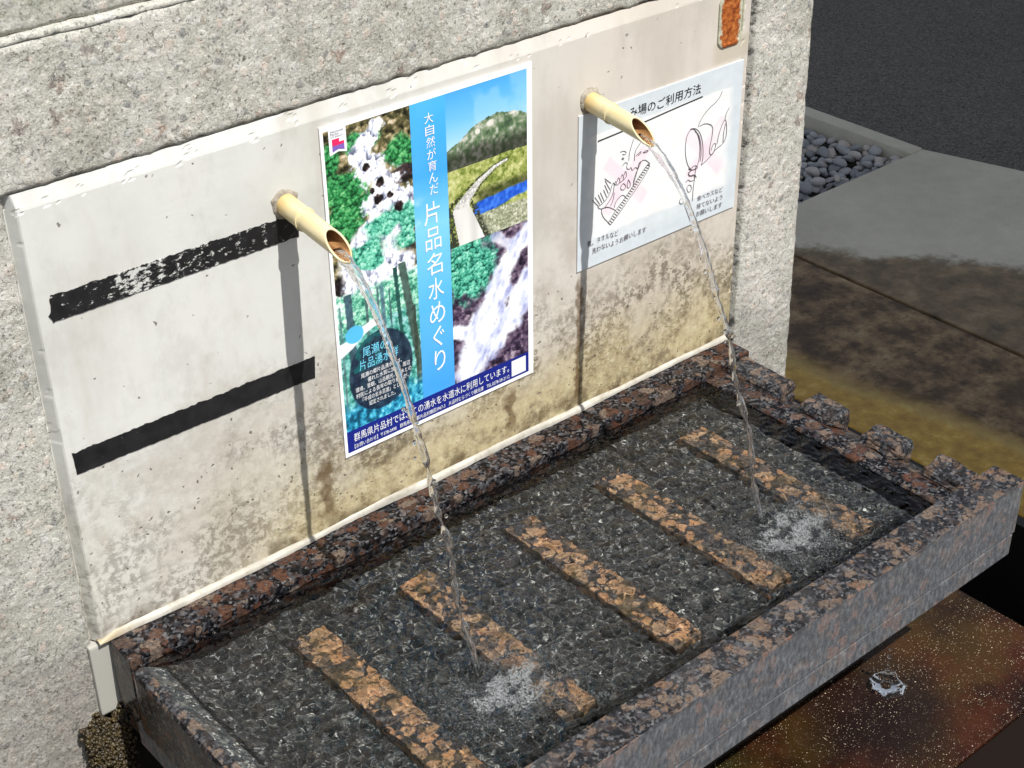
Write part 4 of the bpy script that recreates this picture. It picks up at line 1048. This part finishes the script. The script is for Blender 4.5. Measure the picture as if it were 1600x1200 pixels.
LINES = [[(1.084,0.3717),(1.1131,0.3949),(1.1436,0.421),(1.1688,0.4445),(1.1806,0.4591),(1.1747,0.4651)],[(1.0784,0.3779),(1.0954,0.3973),(1.1179,0.4139),(1.139,0.4331),(1.1575,0.45),(1.1734,0.4634)],[(1.06,0.4107),(1.0605,0.4031),(1.0659,0.3917),(1.0784,0.3779),(1.084,0.3717)],[(1.06,0.4107),(1.068,0.4118),(1.0774,0.4094),(1.087,0.4036),(1.0954,0.3973)],[(1.0505,0.418),(1.0573,0.4115),(1.0694,0.4109),(1.0774,0.4094)],[(1.0518,0.4186),(1.0637,0.4212),(1.0755,0.4293),(1.0819,0.4389),(1.0843,0.4488),(1.0882,0.454)],[(1.0693,0.4131),(1.0798,0.4205),(1.0875,0.4308),(1.0904,0.4427),(1.0909,0.4521)],[(1.0828,0.4099),(1.0892,0.4196),(1.0915,0.4339)],[(1.0924,0.4036),(1.0941,0.4117),(1.1001,0.4184),(1.1108,0.4232),(1.1177,0.4193),(1.1192,0.4157)],[(1.139,0.4331),(1.1399,0.4446),(1.1449,0.4559),(1.1514,0.4646),(1.1565,0.4737)],[(1.0882,0.454),(1.0965,0.4451),(1.0948,0.4572),(1.0897,0.4493)],[(1.0965,0.4461),(1.1058,0.4497),(1.1013,0.4626),(1.0976,0.4532)],[(1.1044,0.449),(1.1151,0.4521),(1.1106,0.4662),(1.1069,0.4567)],[(1.1138,0.4515),(1.1217,0.4565),(1.1185,0.4701),(1.1148,0.4607)],[(1.114,0.445),(1.1082,0.4426),(1.1068,0.436),(1.1118,0.4319),(1.1186,0.433),(1.1202,0.4389),(1.114,0.445)],[(1.1261,0.4488),(1.1319,0.4396),(1.1308,0.4324),(1.1249,0.4317),(1.123,0.438),(1.1261,0.4488)],[(1.0369,0.436),(1.0518,0.4197)],[(1.0434,0.4393),(1.0557,0.4216)],[(1.0513,0.4421),(1.061,0.4232)],[(1.0565,0.4447),(1.0663,0.4247)],[(1.0644,0.4475),(1.0728,0.4301)],[(1.0668,0.4563),(1.0767,0.4363)],[(1.0679,0.4643),(1.0805,0.4426)],[(1.0664,0.4689),(1.0828,0.4545)],[(1.084,0.3717),(1.0778,0.3776)],[(1.0878,0.3752),(1.0816,0.3811)],[(1.0917,0.3787),(1.0853,0.3845)],[(1.0955,0.3822),(1.0891,0.388)],[(1.0994,0.3857),(1.0929,0.3914)],[(1.1032,0.3892),(1.0966,0.3948)],[(1.1071,0.3927),(1.1004,0.3983)],[(1.111,0.3962),(1.1042,0.4017)],[(1.1148,0.3997),(1.1079,0.4052)],[(1.1187,0.4031),(1.1117,0.4086)],[(1.1225,0.4066),(1.1155,0.412)],[(1.1264,0.4101),(1.1192,0.4155)],[(1.1303,0.4136),(1.123,0.4189)],[(1.1341,0.4171),(1.1268,0.4224)],[(1.138,0.4206),(1.1305,0.4258)],[(1.1419,0.4241),(1.1343,0.4293)],[(1.1457,0.4276),(1.1381,0.4327)],[(1.1496,0.4311),(1.1418,0.4362)],[(1.1535,0.4346),(1.1456,0.4396)],[(1.1573,0.4381),(1.1494,0.4431)],[(1.1612,0.4416),(1.1532,0.4465)],[(1.1651,0.4451),(1.1569,0.45)],[(1.1689,0.4486),(1.1607,0.4534)],[(1.1728,0.4521),(1.1645,0.4569)],[(1.1767,0.4556),(1.1683,0.4603)],[(1.1806,0.4591),(1.172,0.4638)],[(1.1389,0.436),(1.1464,0.4529),(1.1498,0.4689),(1.1577,0.4761),(1.1674,0.4754),(1.1754,0.4688),(1.1804,0.463)],[(1.1101,0.4806),(1.1166,0.485),(1.1235,0.4819),(1.1197,0.4736),(1.1268,0.4673),(1.132,0.4721),(1.1351,0.4627),(1.143,0.4688),(1.1502,0.4614),(1.151,0.4728),(1.1564,0.4754)],[(1.126,0.4854),(1.1261,0.4968),(1.1292,0.5085),(1.1366,0.525)],[(1.1398,0.4813),(1.14,0.4949),(1.1442,0.5041),(1.1547,0.5126)],[(1.1037,0.5085),(1.1117,0.5089),(1.1194,0.504),(1.1161,0.4998),(1.1093,0.5028)],[(1.1082,0.4958),(1.1136,0.4953),(1.1124,0.4915),(1.1083,0.4937),(1.1082,0.4958)],[(1.1435,0.4897),(1.1501,0.493),(1.1569,0.4953),(1.1557,0.4914),(1.1489,0.4892)],[(1.1611,0.4909),(1.1693,0.4932),(1.1762,0.4907),(1.1695,0.4889),(1.1611,0.4909)],[(1.3648,0.5551),(1.3598,0.5458),(1.3516,0.5384),(1.3333,0.5316),(1.3195,0.5226),(1.3088,0.5117),(1.3039,0.5003)],[(1.3126,0.4536),(1.3127,0.4428),(1.3114,0.4332),(1.3089,0.4253),(1.3051,0.4197),(1.3006,0.4169),(1.2954,0.417),(1.2901,0.42),(1.2849,0.4257),(1.2803,0.4337),(1.2765,0.4434),(1.2738,0.4541),(1.2724,0.4651),(1.2724,0.4757),(1.2737,0.4852),(1.2762,0.4929),(1.2799,0.4983),(1.2844,0.5011),(1.2894,0.5011),(1.2947,0.4982),(1.2998,0.4927),(1.3044,0.485),(1.3083,0.4754),(1.3111,0.4647),(1.3126,0.4536)],[(1.2836,0.5027),(1.2952,0.5012),(1.3074,0.4918),(1.3158,0.4765),(1.3214,0.4532),(1.3222,0.4311),(1.3186,0.4201)],[(1.2956,0.4951),(1.3064,0.4856),(1.3135,0.4685),(1.3167,0.4459),(1.315,0.4288)],[(1.3081,0.5012),(1.3239,0.5033),(1.3452,0.4925),(1.3445,0.4728),(1.3396,0.4523),(1.3392,0.4393),(1.3442,0.4324),(1.3513,0.4358),(1.3574,0.4528),(1.3483,0.4554),(1.3434,0.4425)],[(1.3186,0.4201),(1.3329,0.4258),(1.3442,0.4324),(1.3554,0.4413),(1.3786,0.4478),(1.3847,0.4636),(1.3827,0.486),(1.3772,0.4984),(1.3681,0.4835),(1.362,0.4678),(1.359,0.4512)],[(1.3874,0.5171),(1.3794,0.5064),(1.3773,0.4972)],[(1.3797,0.4868),(1.3753,0.4685),(1.3762,0.4485)],[(1.2865,0.4197),(1.2949,0.4238),(1.3036,0.4245),(1.31,0.4171),(1.3013,0.4164),(1.2895,0.4177),(1.2828,0.4098),(1.2934,0.4044),(1.302,0.4062),(1.307,0.3981)],[(1.2833,0.4232),(1.2926,0.4161),(1.281,0.4151),(1.2904,0.4057),(1.299,0.4075),(1.3028,0.3953),(1.2912,0.3944),(1.2849,0.4007),(1.2778,0.3974)],[(1.2817,0.384),(1.2871,0.3901),(1.2948,0.3844),(1.2941,0.3735),(1.2853,0.374),(1.2817,0.384)],[(1.3038,0.4215),(1.3025,0.3999),(1.2996,0.3785),(1.2995,0.3516)],[(1.2661,0.3777),(1.2725,0.3679),(1.2639,0.3661),(1.2629,0.3586),(1.272,0.3535),(1.2759,0.3612)],[(1.2764,0.3544),(1.2849,0.3359),(1.2971,0.3092)]]
def stroke_mesh(name, lines, width, y, mat, parent):
    V = []; F = []
    for L in lines:
        P = [Vector((a, b)) for a, b in L]
        # round the corners a little
        Q = [P[0]]
        for i in range(1, len(P) - 1):
            Q += [P[i] * 0.75 + P[i - 1] * 0.25, P[i] * 0.75 + P[i + 1] * 0.25]
        if len(P) > 1: Q.append(P[-1])
        b0 = len(V)
        for i, q in enumerate(Q):
            t_ = (Q[min(i + 1, len(Q) - 1)] - Q[max(i - 1, 0)])
            t_ = t_.normalized() if t_.length > 1e-9 else Vector((1, 0))
            n_ = Vector((-t_.y, t_.x)) * width * 0.5
            V += [(q.x + n_.x, y, q.y + n_.y), (q.x - n_.x, y, q.y - n_.y)]
        for i in range(len(Q) - 1):
            F.append([b0 + 2 * i, b0 + 2 * i + 1, b0 + 2 * i + 3, b0 + 2 * i + 2])
    return mesh_obj(name, V, F, mat, parent)
stroke_mesh('shoe_drawing', LINES[:58], 0.0013, -0.0034, M['ink_line'], notice)
stroke_mesh('hand_drawing', LINES[58:], 0.0013, -0.0034, M['ink_line'], notice)
YN = -0.0035
lettering('水くみ場のご利用方法', 1.075, 1.306, 0.566, 0.586, YN, M['ink_black'], notice, 0.0, 0.0, 0.002)
stroke_mesh('underline', [[(1.048, 0.545), (1.15, 0.549), (1.24, 0.555), (1.312, 0.5585)]], 0.0024, YN, M['ink_black'], notice)
lettering('靴、タオルなど', 1.027, 1.104, 0.345, 0.357, YN, M['ink_line'], notice, 0.0, 0.0, 0.0015)
lettering('洗わないようお願いします', 1.038, 1.176, 0.327, 0.339, YN, M['ink_line'], notice, 0.0, 0.0, 0.0015)
for k, s_ in enumerate(('食べカスなど', '捨てないよう', 'お願いします')):
    lettering(s_, 1.312, 1.384, 0.347 - 0.0165 * k, 0.358 - 0.0165 * k, YN, M['ink_line'], notice, 0.0, 0.0, 0.0015)

# ================================================================== RUSTY PLATE
px0, px1, pz0, pz1, pr = 1.345, 1.412, 0.638, 0.7395, 0.020
out = []
for cx, cz, a0 in ((px1 - pr, pz1 - pr, 0), (px0 + pr, pz1 - pr, 90), (px0 + pr, pz0 + pr, 180), (px1 - pr, pz0 + pr, 270)):
    for k in range(9):
        a_ = math.radians(a0 + k * 90 / 8)
        out.append((cx + pr * math.cos(a_), cz + pr * math.sin(a_)))
n_ = len(out); mx, mz = 0.5 * (px0 + px1), 0.5 * (pz0 + pz1)
V = []
for k, (sc, y) in enumerate(((1.0, 0.002), (1.0, -0.0022), (0.97, -0.0032), (0.88, -0.0034), (0.85, -0.0020))):
    V += [(mx + (x - mx) * sc + 0.0006 * random.uniform(-1, 1), y, mz + (z - mz) * sc + 0.0006 * random.uniform(-1, 1)) for x, z in out]
F = [[r_ * n_ + k, (r_ + 1) * n_ + k, (r_ + 1) * n_ + (k + 1) % n_, r_ * n_ + (k + 1) % n_] for r_ in range(4) for k in range(n_)] + [[4 * n_ + k for k in range(n_)][::-1]]
o = mesh_obj('rusted_plate', V, F, M['rust'])
tag(o, 'small rounded rust-orange metal plate in the upper right corner of the panel', 'metal plate')

# ================================================================== BAMBOO SPOUTS
def make_spout(bx, bz, tip_y, tip_z, label, phase):
    e = thing('bamboo_spout', (bx, 0.0, bz), label, 'bamboo spout', 'bamboo spouts in the panel')
    slope = (tip_z - bz) / tip_y            # dz per dy
    R, r = 0.0165, 0.0132
    seg = 40; NL = 46
    def ring_pts(s, rad, cut):
        """s = distance out from the wall; the mouth is cut on a slant, the lower lip longest"""
        P = []
        for k in range(seg):
            a = 2 * math.pi * k / seg
            dx, dz = math.cos(a) * rad, math.sin(a) * rad
            ext = -0.030 * (math.sin(a)) * cut if cut else 0.0
            y = -(s + ext * 0.75)
            P.append((bx + dx, y, bz + slope * y + dz))
        return P
    Ltip = -tip_y
    V = []; rings = 0
    ss = np.linspace(-0.02, Ltip, NL)
    node = 0.052
    for i, s in enumerate(ss):
        cut = sstep(Ltip * 0.55, Ltip, np.array(s)).item()
        g = math.exp(-((s - node) / 0.0035) ** 2) * 0.0016 - math.exp(-((s - node - 0.006) / 0.003) ** 2) * 0.0007
        taper = 1.0 + 0.05 * (s < node)
        V += ring_pts(s, R * taper + g, cut); rings += 1
    outer = rings
    for s in ss[::-1][:30]:
        cut = sstep(Ltip * 0.55, Ltip, np.array(s)).item()
        V += ring_pts(s - 0.0005, r, cut); rings += 1
    F = []; mi = []
    for i in range(rings - 1):
        for k in range(seg):
            F.append([i * seg + k, i * seg + (k + 1) % seg, (i + 1) * seg + (k + 1) % seg, (i + 1) * seg + k]); mi.append(1 if i >= outer else 0)
    F.append([(rings - 1) * seg + k for k in range(seg)][::-1]); mi.append(1)
    F = [f[::-1] for f in F]
    tube = mesh_obj('tube', V, F, M['bamboo'], e, smooth=True)
    tube.data.materials.append(M['bamboo_in'])
    tube.data.polygons.foreach_set('material_index', mi)
    # node scar
    V = []; n = 44
    for i in range(n):
        a = 2 * math.pi * i / n
        for j in range(6):
            b_ = 2 * math.pi * j / 6
            rr = R * 1.05 + 0.0004 + 0.0011 * math.cos(b_)
            y = -(node + 0.0015 + 0.0011 * math.sin(b_) + 0.0006 * math.sin(2 * a + phase))
            V.append((bx + math.cos(a) * rr, y, bz + slope * y + math.sin(a) * rr))
    F = [[i * 6 + j, ((i + 1) % n) * 6 + j, ((i + 1) % n) * 6 + (j + 1) % 6, i * 6 + (j + 1) % 6] for i in range(n) for j in range(6)]
    mesh_obj('node_ring', V, F, M['bamboo'], e, smooth=True)
    # rough mortar collar where it enters the panel
    V = []; n = 48
    for i in range(n):
        a = 2 * math.pi * i / n
        w_ = 0.006 + 0.005 * vnoise(np.array([i * 0.4 + phase * 9]), np.array([1.0]), 3)[0]
        for rr, y in ((R * 0.98, -0.0045), (R + w_ * 0.35, -0.0036), (R + w_ * 0.8, -0.0018), (R + w_, 0.0015)):
            V.append((bx + math.cos(a) * rr, y, bz + math.sin(a) * rr))
    F = [[i * 4 + j, i * 4 + j + 1, ((i + 1) % n) * 4 + j + 1, ((i + 1) % n) * 4 + j] for i in range(n) for j in range(3)]
    mesh_obj('mortar_collar', V, F, M['soil_collar'], e, smooth=True)
    return slope
t = NT('grey_mortar').pos()
M['soil_collar'] = t.done(t.ramp(t.noise(70, 4), [(0.3, S(120, 112, 98)), (0.7, S(178, 170, 156))]), 0.85, t.bump(t.noise(200, 4), 0.002, 0.8), 0.2)
SP = ((0.4067, 0.6263, -0.138, 0.6070), (1.0308, 0.6230, -0.130, 0.6065))
make_spout(*SP[0], 'pale bamboo spout left of the poster, pouring across its lower corner', 0.3)
make_spout(*SP[1], 'pale bamboo spout above the hand-drawn notice', 1.7)

# ================================================================== FALLING WATER
def make_stream(idx, bx, tip_y, tip_z, hit, label, seed):
    rs = np.random.default_rng(seed)
    y0, z0 = tip_y + 0.006, tip_z - 0.0105
    vz = -0.12; g = 9.81
    zt = WZ - 0.004
    T = (vz + math.sqrt(vz * vz + 2 * g * (z0 - zt))) / g
    vy = (hit[1] - y0) / T
    n = 420; seg = 22
    V = []
    for i in range(n):
        q = i / (n - 1)
        tt = T * (0.02 + 0.98 * q)
        if i < 1: tt = 0
        P = Vector((bx + (hit[0] - bx) * q, y0 + vy * tt, z0 + vz * tt - 0.5 * g * tt * tt))
        D = Vector((0, vy, vz - g * tt)).normalized()
        A = Vector((1, 0, 0)); Bn = A.cross(D).normalized()
        s = q
        e1 = sstep(0.04, 0.50, np.array(s)).item()
        w = 0.0086 * (1 - e1) + 0.0041 * e1
        th = 0.0062 * (1 - e1) + 0.0046 * e1
        bead = 1 + (0.08 + 0.80 * sstep(0.40, 0.80, np.array(s)).item()) * (math.sin(s * 78 + seed) * 0.45 + math.sin(s * 131 + 2 * seed) * 0.38 + math.sin(s * 203 + seed * 3) * 0.25)
        bead = max(bead, 0.42)
        bead += e1 * (0.05 * math.sin(s * 210 + seed) + 0.04 * math.sin(s * 333))
        w *= bead; th *= (1 + (bead - 1) * 0.85)
        tw = 3.2 * sstep(0.15, 1.0, np.array(s)).item() + 0.35 * math.sin(s * 22 + seed)
        wig = 0.0026 * sstep(0.30, 0.9, np.array(s)).item()
        P = P + A * (wig * math.sin(s * 37 + seed)) + Bn * (wig * math.cos(s * 29 + seed * 2))
        for k in range(seg):
            a = 2 * math.pi * k / seg
            lob = 1 + 0.11 * math.sin(3 * a + s * 30 + seed) + 0.08 * math.sin(5 * a - s * 40) + 0.05 * math.sin(7 * a + s * 60)
            ca, sa = math.cos(a) * w * lob, math.sin(a) * th * lob
            ct, st = math.cos(tw), math.sin(tw)
            V.append(tuple(P + A * (ca * ct - sa * st) + Bn * (ca * st + sa * ct)))
    F = [[i * seg + k, i * seg + (k + 1) % seg, (i + 1) * seg + (k + 1) % seg, (i + 1) * seg + k] for i in range(n - 1) for k in range(seg)]
    F.append(list(range(seg))[::-1]); F.append([(n - 1) * seg + k for k in range(seg)])
    o = mesh_obj('water_stream', V, F, M['jet'], None, smooth=True)
    tag(o, label, 'water stream', 'water falling from the spouts')
    # a few loose drops beside it
    drops = [(rs.uniform(0.5, 0.985), rs.choice([-1, 1]) * rs.uniform(0.004, 0.014), rs.uniform(0.0014, 0.0042)) for _ in range(16)]
    for q, off, rad in drops:
        tt = T * q
        b = bmesh.new(); bmesh.ops.create_icosphere(b, subdivisions=2, radius=rad)
        yo = rs.uniform(-0.006, 0.006)
        for v in b.verts:
            v.co.z *= 1.25
            v.co += Vector((hit[0] + off, y0 + vy * tt + yo, z0 + vz * tt - 0.5 * g * tt * tt))
        bm_obj('droplet', b, M['stream'], o, smooth=True)
make_stream(0, SP[0][0], SP[0][2], SP[0][3], HITS[0], 'clear twisting water stream falling in front of the poster', 3)
make_stream(1, SP[1][0], SP[1][2], SP[1][3], HITS[1], 'clear thin water stream falling in front of the notice', 8)

# foam where the streams land
ico = bmesh.new(); bmesh.ops.create_icosphere(ico, subdivisions=1, radius=1.0)
IV = np.array([tuple(v.co) for v in ico.verts]); IF = np.array([[v.index for v in f.verts] for f in ico.faces]); ico.free()
PHI = (1 + 5 ** 0.5) / 2
BV = np.array([(-1, PHI, 0), (1, PHI, 0), (-1, -PHI, 0), (1, -PHI, 0), (0, -1, PHI), (0, 1, PHI), (0, -1, -PHI), (0, 1, -PHI), (PHI, 0, -1), (PHI, 0, 1), (-PHI, 0, -1), (-PHI, 0, 1)]) / math.hypot(1, PHI)
BF = np.array([(0, 11, 5), (0, 5, 1), (0, 1, 7), (0, 7, 10), (0, 10, 11), (1, 5, 9), (5, 11, 4), (11, 10, 2), (10, 7, 6), (7, 1, 8), (3, 9, 4), (3, 4, 2), (3, 2, 6), (3, 6, 8), (3, 8, 9), (4, 9, 5), (2, 4, 11), (6, 2, 10), (8, 6, 7), (9, 8, 1)])
def make_foam(hx, hy, n, sx, sy, label, seed):
    rs = np.random.default_rng(seed)
    Vs = []; Fs = []; c = 0
    cx, cy = hx + 0.018, hy - 0.056
    for i in range(n):
        under = i % 2 != 0                  # most bubbles are still rising through the water
        k = 1.2 if under else 0.95
        x = cx + rs.normal(0, sx * k); y = cy + rs.normal(0, sy * k)
        if math.hypot(x - hx, y - hy) < 0.012 or y < -0.628: continue
        d = math.hypot((x - cx) / sx, (y - cy) / sy)
        if under:
            rad = rs.uniform(0.0004, 0.0013); zc = WZ - 0.0035 - abs(rs.normal(0, 0.009))
            if zc < -0.035: continue
        else:
            rad = min(0.0026, 0.0005 + rs.exponential(0.00032)) * (1.0 if d < 1.2 else 0.6)
            zc = WZ + 0.0004 + rs.uniform(-0.3, 0.2) * rad
        Vs.append(BV * rad * np.array([1, 1, 0.85]) + np.array([x, y, zc])); Fs.append(BF + c); c += len(BV)
    o = mesh_obj('foam', np.concatenate(Vs), np.concatenate(Fs), M['foam'], None, smooth=True)
    tag(o, label, 'foam', kind='stuff')
make_foam(*HITS[0], 24000, 0.056, 0.041, 'white bubbles on the water under the poster stream', 1)
make_foam(*HITS[1], 28000, 0.063, 0.045, 'white bubbles on the water under the notice stream', 2)

# drip from the basin striking the floor
sx_, sy_ = 1.268, -0.598
V = []; n = 40
prof = [(0.010, 0.001), (0.016, 0.0016), (0.024, 0.003), (0.029, 0.0075), (0.0310, 0.0078), (0.0315, 0.004), (0.036, 0.001)]
for i in range(n):
    a = 2 * math.pi * i / n
    for j, (r_, h_) in enumerate(prof):
        hh = h_ * (1 + (j in (3, 4)) * (0.45 * math.sin(3 * a + 0.7) + 0.35 * math.sin(8 * a + 1) + 0.25 * math.sin(13 * a)))
        V.append((sx_ + math.cos(a) * r_ * (1 + 0.05 * math.sin(7 * a)), sy_ + math.sin(a) * r_ * (1 + 0.05 * math.sin(7 * a)), GZ + hh))
F = [[i * 7 + j, ((i + 1) % n) * 7 + j, ((i + 1) % n) * 7 + j + 1, i * 7 + j + 1] for i in range(n) for j in range(6)]
spl = mesh_obj('water_splash', V, F, M['stream'], None, smooth=True)
tag(spl, 'small crown of splashing water on the brown floor under the basin front', 'splash')
for dx, dy, dz, rad in ((0.002, 0.002, 0.036, 0.0062), (0.003, 0.003, 0.052, 0.0035), (0.004, 0.004, 0.070, 0.0050), (0.003, 0.004, 0.088, 0.0030), (0.03, 0.01, 0.012, 0.0022), (-0.028, 0.014, 0.016, 0.002), (-0.03, -0.018, 0.010, 0.0018), (0.022, -0.03, 0.009, 0.002), (0.045, -0.012, 0.006, 0.0016), (-0.05, 0.0, 0.008, 0.0016)) + tuple((random.gauss(0, 0.05), random.gauss(0, 0.04), random.uniform(0.001, 0.02), random.uniform(0.0008, 0.0018)) for _ in range(22)):
    b = bmesh.new(); bmesh.ops.create_icosphere(b, subdivisions=2, radius=rad)
    for v in b.verts: v.co += Vector((sx_ + dx, sy_ + dy, GZ + dz))
    bm_obj('droplet', b, M['stream'], spl, smooth=True)

# moss at the foot of the panel's corner
rs = np.random.default_rng(3)
Vs = []; Fs = []; c = 0
for i in range(3000):
    x = rs.uniform(-0.045, 0.02) - rs.uniform(0, 0.02); z = -0.150 - abs(rs.normal(0, 0.060)) + 0.022 * math.sin(x * 160) * rs.uniform(0, 1); y = rs.uniform(-0.012, 0.012) - max(0, (-0.16 - z)) * 0.10
    if z < GZ: continue
    rad = rs.uniform(0.0012, 0.0042)
    Vs.append(IV * rad * rs.uniform(0.7, 1.3, 3) + np.array([x, y, z])); Fs.append(IF + c); c += len(IV)
o = mesh_obj('moss', np.concatenate(Vs), np.concatenate(Fs), M['moss'])
tag(o, 'wet brown moss clinging below the lower left corner of the panel', 'moss', kind='stuff')

# ================================================================== ADDED ROOF (unseen, outside the frame; put there to shade the pavement)
sh = thing('added_shade_roof', (5.0, -0.5, GZ), 'unseen flat timber roof added to shade the pavement to the right', 'added_shade_roof')
slab('roof', 1.86, 7.6, -4.7, 0.9, 4.40, 4.48, M['roofing'], sh, 0.01)
for y in (-4.4, -2.7, -1.0, 0.6):
    slab('beam', 1.92, 7.5, y - 0.06, y + 0.06, 4.22, 4.398, M['wood'], sh, 0.006)
for x, y in ((7.2, -4.4), (7.2, 0.6), (7.2, -1.0), (4.4, -4.4)):
    slab('post', x - 0.08, x + 0.08, y - 0.08, y + 0.08, GZ - 0.006, 4.218, M['wood'], sh, 0.008)
# water refracts the sunlight onto the trough floor
sun_data.cycles.is_caustics_light = True
water.cycles.is_caustics_caster = True
for o in bas.children_recursive:
    if o.type == 'MESH': o.cycles.is_caustics_receiver = True
for o in scene.objects:
    if o.name.startswith('foam'): o.cycles.is_caustics_receiver = True
